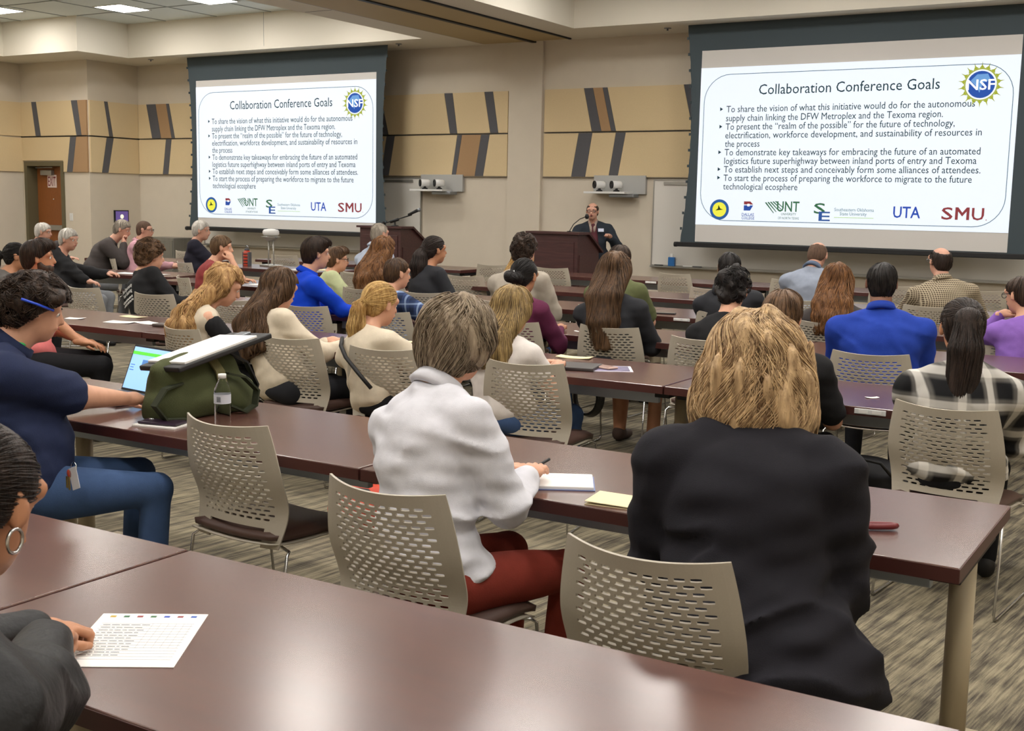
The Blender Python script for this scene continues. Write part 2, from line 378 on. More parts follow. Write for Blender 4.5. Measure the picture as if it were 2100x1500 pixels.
# ------------------------------------------------------------------ projection screens with slides
M_slide = mat('slide_light', (.86, .93, 1.0), .9, emit=SLIDE, spec=.1)
M_slide.node_tree.nodes['Principled BSDF'].inputs['Base Color'].default_value = (.25, .27, .3, 1)
def flat(name, poly, y, m, parent): return prism(name, poly, .0008, m, parent, XZ(0, y, 0))
def disc(name, cx, cz, r, y, m, parent, n=32, r0=0):
    if not r0: return flat(name, [(cx+r*math.cos(2*PI*k/n), cz+r*math.sin(2*PI*k/n)) for k in range(n)], y, m, parent)
    bm = bmesh.new(); a = [bm.verts.new((cx+r*math.cos(2*PI*k/n), y, cz+r*math.sin(2*PI*k/n))) for k in range(n)]
    b = [bm.verts.new((cx+r0*math.cos(2*PI*k/n), y, cz+r0*math.sin(2*PI*k/n))) for k in range(n)]
    for k in range(n): bm.faces.new((a[k], a[(k+1) % n], b[(k+1) % n], b[k]))
    return from_bm(name, bm, m, parent)
def ink(h, e=1.0):
    m = mat('ink_'+h.strip('#'), h, .9, emit=e*.75, spec=.1); c = lin(h); m.node_tree.nodes['Principled BSDF'].inputs['Base Color'].default_value = (c[0]*.3, c[1]*.3, c[2]*.3, 1); return m
LINES = [(0, 'To share the vision of what this initiative would do for the autonomous', .095, .880, .262, 1),
 (0, 'supply chain linking the DFW Metroplex and the Texoma region.', .095, .790, .318, 0),
 (0, 'To present the \u201crealm of the possible\u201d for the future of technology,', .095, .826, .372, 1),
 (0, 'electrification, workforce development, and sustainability of resources in', .095, .905, .426, 0),
 (0, 'the process', .095, .215, .480, 0),
 (0, 'To demonstrate key takeaways for embracing the future of an automated', .095, .905, .534, 1),
 (0, 'logistics future superhighway between inland ports of entry and Texoma', .095, .896, .588, 0),
 (0, 'To establish next steps and conceivably form some alliances of attendees.', .095, .909, .642, 1),
 (0, 'To start the process of preparing the workforce to migrate to the future', .095, .886, .696, 1),
 (0, 'technological ecosphere', .095, .350, .750, 0)]
def screen(x0, x1, zb, zt, fz0, fz1, label, fx=(0.05, 0.05)):
    Y = 15.36; t = tag(thing('projection_screen', ((x0+x1)/2, Y, 0)), label, 'screen')
    w = x1-x0; h = zt-zb; a, b = -w/2, w/2
    # tab-tensioned masking with scalloped sides, in one vinyl sheet behind the fabric
    def side(s, n=24):
        out = []
        for i in range(n+1):
            v = i/n; z = fz0-.04+(ZS-(fz0-.04))*v
            out.append((s*(w/2+.12+.10*(2*v-1)**2 + (.008 if i % 2 else 0)), z))
        return out
    R = side(1); L = side(-1)
    flat('masking', R+L[::-1], .015, M_vinyl, t)
    bm = bmesh.new()
    for v in np.linspace(.06, .94, 13):
        for s in (-1, 1):
            bm_box(bm, s*(w/2+.135+.10*(2*v-1)**2)-.012, s*(w/2+.135+.10*(2*v-1)**2)+.012, .0, .016, fz0+(ZS-fz0)*v-.018, fz0+(ZS-fz0)*v+.018)
    from_bm('tension_tab', bm, M_vinyl, t)['kind'] = 'stuff'
    flat('fabric', [(a-fx[0], fz0), (b+fx[1], fz0), (b+fx[1], fz1), (a-fx[0], fz1)], .010, M_fabric_scr, t)
    box('batten', a-.28, b+.2, -.02, .03, fz0-.075, fz0-.01, M_black, t, .008)
    tube('batten_end', [(a-.3, .005, fz0-.045), (a-.26, .005, fz0-.045)], .035, M_black, t, 12)
    sl = flat('slide', [(a, zb), (b, zb), (b, zt), (a, zt)], .004, M_slide, t)
    P = lambda u, v: (a+u*w, zt-v*h)
    yo = .001
    bl = ink('#56788a', .8)
    # rounded thin border
    pts = []; r_ = .09*w
    for cx, cz, a0 in ((a+.985*w-r_, zt-.045*h-r_, 0), (a+.015*w+r_, zt-.045*h-r_, 90), (a+.015*w+r_, zb+.03*h+r_, 180), (a+.985*w-r_, zb+.03*h+r_, 270)):
        for k in range(9):
            an = math.radians(a0+k*11.25); pts.append((cx+r_*math.cos(an), yo, cz+r_*math.sin(an)))
    tube('slide_border', pts, .004, bl, sl, 4, True)
    tx = ink('#2c525e', .35); x, z = P(.2, .165)
    text('slide_title', 'Collaboration Conference Goals', tx, P(.205, 0)[0], P(.775, 0)[0], P(0, .145)[1], .19*h/2.1, sl, yo)
    for _, s, u0, u1, v, bu in LINES:
        text('slide_line', s, tx, P(u0, 0)[0], P(u1, 0)[0], P(0, v)[1], .125*h/2.1, sl, yo)
        if bu: flat('bullet', [(P(u0-.022, 0)[0], P(0, v+.012)[1]), (P(u0-.012, 0)[0], P(0, v)[1]), (P(u0-.022, 0)[0], P(0, v-.012)[1])][::-1], yo, tx, sl)
    # round agency emblem: ring of small figures around a globe
    cx, cz = P(.893, .16); R0 = .060*w/1.0
    gold = ink('#a9b33a', .9)
    disc('emblem_ring', cx, cz, R0*.80, yo, gold, sl, 36, R0*.74)
    bm = bmesh.new()
    for k in range(18):
        an = 2*PI*k/18+.17; ux, uz = math.cos(an), math.sin(an)
        for rr, hw_ in ((R0*.80, .02), ):
            q = [(cx+ux*rr-uz*R0*.13, cz+uz*rr+ux*R0*.13), (cx+ux*R0*.92-uz*R0*.03, cz+uz*R0*.92+ux*R0*.03), (cx+ux*R0*1.12, cz+uz*R0*1.12), (cx+ux*R0*.92+uz*R0*.03, cz+uz*R0*.92-ux*R0*.03), (cx+ux*rr+uz*R0*.13, cz+uz*rr-ux*R0*.13)]
            bm.faces.new([bm.verts.new((p[0], yo-.0005, p[1])) for p in q])
    from_bm('emblem_point', bm, gold, sl)['kind'] = 'stuff'
    disc('emblem_globe', cx, cz, R0*.66, yo-.001, ink('#2f55a8', 1.0), sl)
    flat('emblem_land', [(cx-R0*.5, cz+R0*.2), (cx-R0*.2, cz+R0*.5), (cx+R0*.3, cz+R0*.52), (cx+R0*.45, cz+R0*.2), (cx+R0*.1, cz+R0*.1), (cx-R0*.05, cz-R0*.4), (cx-R0*.2, cz-R0*.1)], yo-.002, ink('#6fa0d8', 1.0), sl)
    text('emblem_lettering', 'NSF', ink('#ffffff', 1.3), cx-R0*.66, cx+R0*.66, cz, R0*.72, sl, yo-.004, True)
    # logo row
    v = .90
    cx, cz = P(.085, v); r1 = .034*w
    disc('seal_ring', cx, cz, r1, yo, ink('#2f5d9c'), sl); disc('seal_centre', cx, cz, r1*.72, yo-.001, ink('#e6e34a', 1.1), sl)
    flat('seal_mark', [(cx-r1*.4, cz-r1*.1), (cx+r1*.4, cz), (cx+r1*.1, cz+r1*.1), (cx-r1*.1, cz+r1*.45), (cx-r1*.15, cz+r1*.1)], yo-.002, ink('#3b4a20', .5), sl)
    cx, cz = P(.187, .868)
    flat('college_mark', [(cx-.016*w, cz+.012*w), (cx+.006*w, cz+.012*w), (cx+.016*w, cz+.002*w), (cx-.016*w, cz+.002*w)][::-1], yo, ink('#8c3a3e'), sl)
    flat('college_mark', [(cx-.016*w, cz-.001*w), (cx+.016*w, cz-.001*w), (cx+.006*w, cz-.018*w), (cx-.016*w, cz-.018*w)][::-1], yo, ink('#2f4fa0'), sl)
    flat('college_star', [(cx-.004*w, cz-.004*w), (cx+.004*w, cz-.004*w), (cx+.004*w, cz+.004*w), (cx-.004*w, cz+.004*w)], yo-.001, ink('#ffffff'), sl)
    text('college_name', 'DALLAS', ink('#2f4fa0'), P(.165, 0)[0], P(.207, 0)[0], P(0, .928)[1], .055, sl, yo, True)
    text('college_name', 'COLLEGE', ink('#2f4fa0'), P(.165, 0)[0], P(.209, 0)[0], P(0, .950)[1], .055, sl, yo, True)
    gr = ink('#3a6b4a')
    for k in range(5):
        x, z = P(.243+.0085*k, .850-.002*k)
        flat('wing_stroke', [(x, z), (x+.030*w, z-.034*w+.003*k*w), (x+.033*w, z-.034*w+.003*k*w), (x+.005*w, z+.001*w)], yo-.0003*k, gr, sl)
    text('university_letters', 'UNT', gr, P(.285, 0)[0], P(.360, 0)[0], P(0, .872)[1], .19, sl, yo, True)
    text('university_name', 'UNIVERSITY', gr, P(.300, 0)[0], P(.350, 0)[0], P(0, .92)[1], .045, sl, yo)
    text('university_name', 'OF NORTH TEXAS', gr, P(.290, 0)[0], P(.360, 0)[0], P(0, .945)[1], .045, sl, yo)
    text('monogram_letter', 'S', gr, P(.408, 0)[0], P(.445, 0)[0], P(0, .880)[1], .19, sl, yo, True)
    text('monogram_letter', 'E', ink('#35589a'), P(.425, 0)[0], P(.462, 0)[0], P(0, .928)[1], .17, sl, yo-.001, True)
    text('state_university', 'Southeastern Oklahoma', ink('#4a7a80'), P(.475, 0)[0], P(.600, 0)[0], P(0, .885)[1], .06, sl, yo)
    text('state_university', 'State University', ink('#4a7a80'), P(.493, 0)[0], P(.578, 0)[0], P(0, .910)[1], .06, sl, yo)
    x, z = P(.475, .935); flat('underline', [(x, z), (x+.125*w, z), (x+.125*w, z+.006), (x, z+.006)], yo, ink('#a8cf60', 1.1), sl)
    text('city_university', 'UTA', ink('#2f4fb0'), P(.660, 0)[0], P(.742, 0)[0], P(0, .893)[1], .20, sl, yo, True)
    mr = ink('#8c3f42'); text('methodist_university', 'S', mr, P(.805, 0)[0], P(.838, 0)[0], P(0, .895)[1], .21, sl, yo, True); text('methodist_university', 'U', mr, P(.893, 0)[0], P(.928, 0)[0], P(0, .895)[1], .21, sl, yo, True)
    x0_, z0_ = P(.845, .895); x1_ = P(.886, 0)[0]; hh = .076; s_ = (x1_-x0_)
    flat('methodist_university', [(x0_, z0_-hh), (x0_+.2*s_, z0_-hh), (x0_+.2*s_, z0_+.35*hh), (x0_+.5*s_, z0_-.45*hh), (x0_+.8*s_, z0_+.35*hh), (x0_+.8*s_, z0_-hh), (x1_, z0_-hh), (x1_, z0_+hh), (x0_+.8*s_, z0_+hh), (x0_+.5*s_, z0_+.15*hh), (x0_+.2*s_, z0_+hh), (x0_, z0_+hh)], yo, mr, sl)
    disc('trademark_dot', P(.935, 0)[0], z0_-.07, .006, yo, mr, sl, 10)
    return t
screen(-15.95, -11.95, 1.255, 3.53, 1.10, 3.64, 'first projection screen, hanging right of the corner, slide of conference goals', (.0, .0))
screen(-6.42, -2.39, 1.375, 3.47, 1.14, 3.70, 'second, nearer projection screen at picture right, slide of conference goals', (.0, .0))

# ------------------------------------------------------------------ lecterns and microphones
def lectern(x, y, label, w=.74, dp=.62):
    t = tag(thing('lectern', (x, y, 0)), label, 'lectern')     # x,y: front-left corner; front faces -Y
    bm = bmesh.new()
    prof = [(0, .1), (dp, .1), (dp, 1.0), (dp-.36, 1.22), (0, 1.22)]
    L = [bm.verts.new((0, a, b)) for a, b in prof]; R = [bm.verts.new((w, a, b)) for a, b in prof]
    bm.faces.new(L); bm.faces.new(R[::-1])
    for i in range(5): bm.faces.new((L[i], L[(i+1) % 5], R[(i+1) % 5], R[i]))
    from_bm('body', bm, M_lect, t)
    box('plinth', .03, w-.03, .03, dp-.03, 0, .1, M_black, t)
    box('front_panel', .05, w-.05, -.012, 0, .2, 1.12, M_lect, t, .004)
    box('side_panel', w, w+.01, .05, dp-.1, .2, .95, M_lect, t, .003)
    bm = bmesh.new(); o = .04
    pr = [(-o, 1.22), (dp-.36, 1.22), (dp+.05, .965), (dp+.065, .99), (dp-.35, 1.25), (-o, 1.25)]
    L = [bm.verts.new((-o, a, b)) for a, b in pr]; R = [bm.verts.new((w+o, a, b)) for a, b in pr]
    bm.faces.new(L); bm.faces.new(R[::-1])
    for i in range(6): bm.faces.new((L[i], L[(i+1) % 6], R[(i+1) % 6], R[i]))
    from_bm('desk_top', bm, M_lect, t)
    return t
lectern(-8.20, 13.9, 'dark wooden lectern in front of the speaker')
lectern(-11.10, 13.9, 'dark wooden lectern beside first screen with boom microphone on top')
t = tag(thing('microphone_stand', (-10.55, 14.02, 1.25)), 'black boom microphone stand on the lectern beside first screen', 'microphone')
lathe('base', [(.001, 0), (.06, 0), (.05, .012), (.012, .02), (.012, .07), (.001, .07)], M_black, t, 16)
tube('boom', [(-.22, 0, .03), (.3, 0, .17)], .009, M_black, t)
tube('counterweight', [(-.27, 0, .015), (-.2, 0, .035)], .03, M_black, t, 12)
tube('clamp', [(-.08, 0, .06), (.06, 0, .1)], .022, M_black, t, 10)
tube('microphone', [(.24, 0, .17), (.4, 0, .235)], [.018, .024], M_black, t, 12)
lathe('grille', [(.001, -.03), (.022, -.02), (.03, 0), (.022, .02), (.001, .03)], M_steel, t, 14, (.43, 0, .245))
t = tag(thing('gooseneck_microphone', (-7.70, 14.1, 1.25)), 'black gooseneck microphone at the mouth of the speaker', 'microphone')
lathe('base', [(.001, 0), (.03, 0), (.03, .01), (.001, .012)], M_black, t, 12)
tube('gooseneck', [(0, 0, 0), (.02, .08, .10), (.06, .18, .17), (.09, .28, .20)], .006, M_black, t)
lathe('foam_head', [(.001, -.035), (.02, -.03), (.03, 0), (.02, .03), (.001, .035)], M_black, t, 14, (.10, .31, .205))

# ------------------------------------------------------------------ tables
def table(x0, x1, y0, label, yaw=0, dp=.76):
    L = x1-x0-.012; t = tag(thing('training_table', ((x0+x1)/2, y0+dp/2, 0), yaw), label, 'table', 'mahogany training tables in rows')
    h = L/2; e = dp/2
    box('tabletop', -h, h, -e, e, .708, .74, M_table, t, .003)
    bm = bmesh.new()
    for a, b, c_, d_ in ((-h-.001, h+.001, -e-.002, -e), (-h-.001, h+.001, e, e+.002), (-h-.002, -h, -e, e), (h, h+.002, -e, e)): bm_box(bm, a, b, c_, d_, .7, .737)
    from_bm('edge_band', bm, M_tedge, t)
    box('cross_beam', -h+.1, h-.1, -.2, -.17, .62, .7, M_beam, t, .004)
    for s in (-1, 1):
        x = s*(h-.055)
        lathe('leg', [(.036, .04), (.036, .66)], M_legp, t, 20, (x, 0, 0))
        box('foot', x-.035, x+.035, -e+.08, e-.08, .012, .05, M_legp, t, .012)
        box('mounting_plate', x-.04, x+.04, -e+.12, e-.12, .66, .705, M_black, t, .003)
        for q in (-1, 1): lathe('caster', [(.001, 0), (.022, 0), (.022, .014), (.001, .014)], M_black, t, 10, (x, q*(e-.12), 0))
    return t
rowA = [(-4.05, -2.19), (-2.19, -.33)]
lab = ['nearest table with the seam, behind the person in black jacket', 'nearest table filling the foreground, lying nearest the camera']
for (a, b), l in zip(rowA, lab): table(a, b, 1.30, 'mahogany table, '+l)
for (a, b), l in zip([(-6.18, -4.32), (-4.32, -2.42), (-2.42, -.52)], ['under the navy polo elbows', 'carrying the green bag and water bottle', 'with notebook and red strap, open end at right']): table(a, b, 3.03, 'second row mahogany table '+l)
for (a, b), l in zip([(-7.9, -6.06), (-6.06, -4.2), (-4.2, -2.36), (-2.36, -.52)], ['with loose papers before the coral shirt', 'before the two long haired people in cream', 'with closed laptop and flyer', 'in front of the plaid shirt person']): table(a, b, 5.33, 'third row mahogany table '+l)
for (a, b), l in zip([(-7.9, -6.06), (-6.06, -4.2), (-4.2, -2.36), (-2.36, -.52)], ['before curly haired person in printed black tee', 'before the royal blue pullover and the plaid boy', 'before the very long straight hair', 'before the blue polo']): table(a, b, 7.05, 'fourth row mahogany table '+l)
for (a, b), l in zip([(-9.75, -7.9), (-7.9, -6.06), (-6.06, -4.2), (-4.2, -2.36), (-2.36, -.52)], ['before the red shirt', 'before the pale green tee', 'before the light blazer', 'with a phone near its outlet', 'before the purple shirt']): table(a, b, 8.78, 'fifth row mahogany table '+l)
for (a, b), l in zip([(-7.9, -6.06), (-6.06, -4.2), (-4.2, -2.36), (-2.36, -.52)], ['left of the light blazer', 'behind the lectern view of the light blazer', 'before the grey blue shirt of bald person', 'before the checked shirt']): table(a, b, 10.5, 'sixth row mahogany table '+l)
for (a, b), l in zip([(-8.36, -6.5), (-6.5, -4.66), (-4.66, -2.82), (-2.82, -.98)], ['nearest the lectern of the speaker', 'beside the lone empty chair at whiteboard', 'below left half of second screen', 'below right half of second screen']): table(a, b, 12.85, 'front row mahogany table '+l)
table(-11.9, -10.05, 9.0, 'angled mahogany table under the white haired hand with papers', math.radians(14))
table(-13.9, -12.05, 8.5, 'angled mahogany table at far left behind dark hair', math.radians(14))
table(-11.35, -9.5, 11.1, 'mahogany table carrying the document camera and red bottle')
table(-13.9, -12.0, 11.3, 'mahogany table between the pink shirt and navy jacket', math.radians(8))
table(-12.2, -10.35, 12.85, 'front row mahogany table beneath first screen left half')
table(-10.3, -8.6, 12.85, 'front row mahogany table behind the pale blue shirt')

# ------------------------------------------------------------------ chairs
def make_chair_meshes():
    hw = lambda v: .205+.030*math.sin(min(v/.55, 1)*PI/2) - .033*max(0, (v-.55)/.45)**1.5
    def S(u, v):
        x = u*hw(v); z = .405+.435*v + .012*(u*u)*v
        y = -.205 + .035*math.exp(-((v-.28)/.22)**2) - .075*v**1.6 + .062*u*u*(.35+.65*v)
        if v > .97: pass
        return Vector((x, y, z))
    bm = bmesh.new(); vd = {}
    def V(u, v):
        k = (round(u, 4), round(v, 4))
        if k not in vd: vd[k] = bm.verts.new(S(u, v))
        return vd[k]
    def quad(*p):
        vs_ = [V(*q) for q in p]
        u_ = []
        for w in vs_:
            if w not in u_: u_.append(w)
        if len(u_) >= 3:
            try: bm.faces.new(u_)
            except ValueError: pass
    nc, nr = 9, 19; u0, u1, v0, v1 = -.80, .80, .20, .93
    du = (u1-u0)/(2*nc+1); dv = (v1-v0)/nr
    for r in range(nr):
        va = v0+r*dv; vb = va+dv; vm = (va+vb)/2; off = r % 2
        if off: quad((u0, va), (u0+du, va), (u0+du, vm), (u0+du, vb), (u0, vb), (u0, vm))
        else:
            e0 = u0+2*nc*du; quad((e0, va), (u1, va), (u1, vm), (u1, vb), (e0, vb), (e0, vm))
        for c_ in range(nc):
            a = u0+(2*c_+off)*du; b = a+2*du; m_ = a+du
            out = [(a, va), (m_, va), (b, va), (b, vm), (b, vb), (m_, vb), (a, vb), (a, vm)]
            x0, x1 = a+.28*du, b-.28*du; y0, y1 = va+.235*dv, vb-.235*dv; cx = .22*du
            inn = [(x0+cx*.3, y0+.04*dv), (m_, y0), (x1-cx*.3, y0+.04*dv), (x1, vm), (x1-cx*.3, y1-.04*dv), (m_, y1), (x0+cx*.3, y1-.04*dv), (x0, vm)]
            for i in range(8): quad(out[i], out[(i+1) % 8], inn[(i+1) % 8], inn[i])
    # solid borders
    us = [u0+i*du for i in range(2*nc+2)]
    def band(ua, ub, vlist):
        for a, b in zip(vlist, vlist[1:]): quad((ua, a), (ub, a), (ub, b), (ua, b))
    side_v = sorted({round(v0+r*dv/2, 6) for r in range(2*nr+1)})
    for ua, ub in ((-1, -.97), (-.97, -.9), (-.9, u0), (u1, .9), (.9, .97), (.97, 1)): band(ua, ub, side_v)
    ext = [-1, -.97, -.9]+us+[.9, .97, 1]
    for a, b in zip(ext, ext[1:]):
        for va, vb in ((v1, .965), (.965, 1.0)): quad((a, va), (b, va), (b, vb), (a, vb))
        for va, vb in ((.15, v0),): quad((a, va), (b, va), (b, vb), (a, vb))
        if abs((a+b)/2) > .62:
            for va, vb in ((0, .05), (.05, .1), (.1, .15)): quad((a, va), (b, va), (b, vb), (a, vb))
    bmesh.ops.recalc_face_normals(bm, faces=bm.faces)
    me = bpy.data.meshes.new('backrest'); bm.to_mesh(me); bm.free()
    o = bpy.data.objects.new('tmp', me); C.objects.link(o)
    sm = o.modifiers.new('s', 'SOLIDIFY'); sm.thickness = .007; sm.offset = 0
    dg = bpy.context.evaluated_depsgraph_get(); back = bpy.data.meshes.new_from_object(o.evaluated_get(dg)); bpy.data.objects.remove(o)
    back.name = 'backrest'; back.materials.clear(); back.materials.append(M_chair)
    # seat cushion: bent slab
    def slab(n, w, y0, y1, th, z0, m):
        bm = bmesh.new(); nx, ny = 10, 10; top = {}; bot = {}
        for i in range(nx+1):
            for j in range(ny+1):
                u = -1+2*i/nx; v = j/ny; y = y0+(y1-y0)*v
                ww = w*(1-.12*(1-v)**2) * (1-.10*max(0, (v-.8)/.2)**2)
                z = z0 + .012*u*u - .03*max(0, (v-.7)/.3)**2 + .015*max(0, (.25-v)/.25)**2
                ed = 1-max(abs(u), abs(2*v-1))**6
                top[i, j] = bm.verts.new((u*ww, y, z+th*(.45+.55*ed))); bot[i, j] = bm.verts.new((u*ww*.98, y, z))
        for i in range(nx):
            for j in range(ny):
                bm.faces.new((top[i, j], top[i+1, j], top[i+1, j+1], top[i, j+1])); bm.faces.new((bot[i, j], bot[i, j+1], bot[i+1, j+1], bot[i+1, j]))
        for i in range(nx):
            for j, s in ((0, 1), (ny, -1)): bm.faces.new([top[i, j], bot[i, j], bot[i+1, j], top[i+1, j]][::s])
        for j in range(ny):
            for i, s in ((0, -1), (nx, 1)): bm.faces.new([top[i, j], bot[i, j], bot[i, j+1], top[i, j+1]][::s])
        bmesh.ops.recalc_face_normals(bm, faces=bm.faces)
        me = bpy.data.meshes.new(n); bm.to_mesh(me); bm.free(); me.materials.append(m)
        for p in me.polygons: p.use_smooth = True
        return me
    seat = slab('seat', .225, -.20, .25, .045, .415, M_seat)
    shell = slab('seat_shell', .232, -.21, .235, .012, .402, M_chair)
    legs = []
    for s in (-1, 1):
        bm = bmesh.new(); x = s*.235
        pts = [(s*.16, -.12, .398), (x*.98, -.15, .398), (x*1.02, -.17, .385), (x*1.05, -.23, .03), (x*1.06, -.225, .009), (x*1.06, -.20, .007), (x*1.06, .23, .007), (x*1.06, .25, .012), (x*1.04, .25, .04), (x, .2, .385), (x*.97, .18, .4), (s*.16, .16, .4)]
        bm_tube(bm, pts, .0058, 6); me = bpy.data.meshes.new('leg_frame'); bm.to_mesh(me); bm.free(); me.materials.append(M_chrome)
        for p in me.polygons: p.use_smooth = True
        legs.append(me)
    return back, seat, shell, legs
CH = make_chair_meshes()
def chair(x, y, yaw, label, group='beige perforated stacking chairs', tint=None):
    """x,y: seat centre; yaw in degrees from facing the stage (+Y)"""
    t = tag(thing('stacking_chair', (x, y, 0), math.radians(yaw)), label, 'chair', group)
    for n, me in (('backrest', CH[0]), ('seat', CH[1]), ('seat_shell', CH[2]), ('leg_frame', CH[3][0]), ('leg_frame', CH[3][1])):
        o = bpy.data.objects.new(n, me); C.objects.link(o); o.parent = t
    return t

# ------------------------------------------------------------------ figures: blended distance fields turned into surfaces
def smin(a, b, k):
    h = np.clip(.5+.5*(b-a)/k, 0, 1); return b*(1-h)+a*h-k*h*(1-h)
class Cone:      # round cone between two joints
    def __init__(s, a, b, ra, rb, k=.02): s.a, s.b, s.ra, s.rb, s.k = np.array(a, float), np.array(b, float), ra, rb, k
    def box(s, m): r = max(s.ra, s.rb)+m; return np.minimum(s.a, s.b)-r, np.maximum(s.a, s.b)+r
    def d(s, P):
        ab = s.b-s.a; t = np.clip(((P-s.a)@ab)/max(ab@ab, 1e-9), 0, 1)
        return np.linalg.norm(P-s.a-t[..., None]*ab, axis=-1)-(s.ra+(s.rb-s.ra)*t)
class Ell:       # ellipsoid with its own axes
    def __init__(s, c, r, R=None, k=.03): s.c, s.r, s.R, s.k = np.array(c, float), np.array(r, float), (np.eye(3) if R is None else np.array(R)), k
    def box(s, m): r = max(s.r)+m; return s.c-r, s.c+r
    def d(s, P):
        q = (P-s.c)@s.R; k0 = np.linalg.norm(q/s.r, axis=-1); k1 = np.linalg.norm(q/(s.r*s.r), axis=-1)
        return k0*(k0-1)/np.maximum(k1, 1e-6)
def rotm(rx=0, ry=0, rz=0): return np.array(Euler((rx, ry, rz), 'XYZ').to_matrix())
def waves(seed, f0, f1, n=7):
    r = np.random.default_rng(seed); D = r.normal(size=(n, 3)); D /= np.linalg.norm(D, axis=1)[:, None]
    D *= r.uniform(f0, f1, (n, 1)); ph = r.uniform(0, 6.28, n)
    def f(P, st=(1, 1, 1)):
        Q = P*np.array(st); s = 0
        for d_, p in zip(D, ph): s = s+np.sin(Q@d_+p)
        return s/n**.5
    return f
def field(prims, P):
    F = None
    for q in prims:
        d_ = q.d(P); F = d_ if F is None else smin(F, d_, q.k)
    return F
def surface(prims, h, cut=None, disp=None, pad=.03, grow=0):
    lo = np.min([q.box(pad)[0] for q in prims], 0); hi = np.max([q.box(pad)[1] for q in prims], 0)
    n = np.ceil((hi-lo)/h).astype(int)+1
    ax = [lo[i]+h*np.arange(n[i]) for i in range(3)]
    F = np.full(n, .2)
    for q in prims:
        a, b = q.box(.05+q.k); i0 = np.maximum(((a-lo)/h).astype(int), 0); i1 = np.minimum(np.ceil((b-lo)/h).astype(int)+1, n)
        sl = tuple(slice(i0[i], i1[i]) for i in range(3))
        G = np.stack(np.meshgrid(*[ax[i][sl[i]] for i in range(3)], indexing='ij'), -1)
        F[sl] = smin(F[sl], q.d(G), q.k)
    F -= grow
    if disp is not None or cut is not None:
        near = np.abs(F) < .06
        idx = np.nonzero(near); P = np.stack([ax[i][idx[i]] for i in range(3)], -1)
        v = F[idx]
        if disp is not None: v = v+disp(P)
        if cut is not None:
            F[idx] = v
            idx = np.nonzero(F < .02); P = np.stack([ax[i][idx[i]] for i in range(3)], -1); v = np.maximum(F[idx], cut(P))
        F[idx] = v
    F[0], F[-1] = .1, .1; F[:, 0], F[:, -1] = .1, .1; F[:, :, 0], F[:, :, -1] = .1, .1
    return nets(F, lo, h)
def nets(F, lo, h):
    S = F < 0
    c = [S[i:S.shape[0]-1+i, j:S.shape[1]-1+j, k:S.shape[2]-1+k] for i in (0, 1) for j in (0, 1) for k in (0, 1)]
    sm = sum(x.astype(np.int8) for x in c); act = (sm > 0) & (sm < 8)
    I = np.stack(np.nonzero(act), -1); vid = -np.ones(act.shape, int); vid[tuple(I.T)] = np.arange(len(I))
    acc = np.zeros((len(I), 3)); cnt = np.zeros(len(I))
    cn = [(i, j, k) for i in (0, 1) for j in (0, 1) for k in (0, 1)]
    for a in cn:
        for ax_ in range(3):
            if a[ax_]: continue
            b = list(a); b[ax_] = 1
            fa = F[I[:, 0]+a[0], I[:, 1]+a[1], I[:, 2]+a[2]]; fb = F[I[:, 0]+b[0], I[:, 1]+b[1], I[:, 2]+b[2]]
            m = (fa < 0) != (fb < 0); t = fa/(fa-fb+1e-12)
            p = np.tile(np.array(a, float), (len(I), 1)); p[:, ax_] = t
            acc[m] += p[m]; cnt[m] += 1
    V = lo+h*(I+acc/np.maximum(cnt, 1)[:, None])
    quads = []
    for ax_ in range(3):
        o1, o2 = [(1, 2), (2, 0), (0, 1)][ax_]
        sl0 = [slice(1, -1)]*3; sl0[ax_] = slice(0, -1); sl1 = [slice(1, -1)]*3; sl1[ax_] = slice(1, None)
        A = S[tuple(sl0)]; B = S[tuple(sl1)]; x = np.stack(np.nonzero(A != B), -1)
        if not len(x): continue
        fl = A[tuple(x.T)]
        base = x.copy()
        for q in range(3):
            if q != ax_: base[:, q] += 1
        def vv(d1, d2):
            z = base.copy(); z[:, o1] -= d1; z[:, o2] -= d2; return vid[tuple(z.T)]
        Q = np.stack([vv(1, 1), vv(0, 1), vv(0, 0), vv(1, 0)], -1); Q[~fl] = Q[~fl][:, ::-1]; quads.append(Q)
    Q = np.concatenate(quads); return V, Q[(Q >= 0).all(1)]
def mesh_np(name, V, Q, m, parent=None, smooth=True):
    me = bpy.data.meshes.new(name); k = Q.shape[1]
    me.vertices.add(len(V)); me.vertices.foreach_set('co', V.astype(np.float32).ravel())
    me.loops.add(Q.size); me.loops.foreach_set('vertex_index', Q.astype(np.int32).ravel())
    me.polygons.add(len(Q)); me.polygons.foreach_set('loop_start', np.arange(0, Q.size, k, dtype=np.int32))
    me.polygons.foreach_set('loop_total', np.full(len(Q), k, np.int32))
    if smooth: me.polygons.foreach_set('use_smooth', np.ones(len(Q), bool))
    me.update(calc_edges=True)
    return link(name, me, m, parent)
def join_np(parts):
    Vs, Qs, o = [], [], 0
    for V, Q in parts: Vs.append(V); Qs.append(Q+o); o += len(V)
    return np.concatenate(Vs), np.concatenate(Qs)

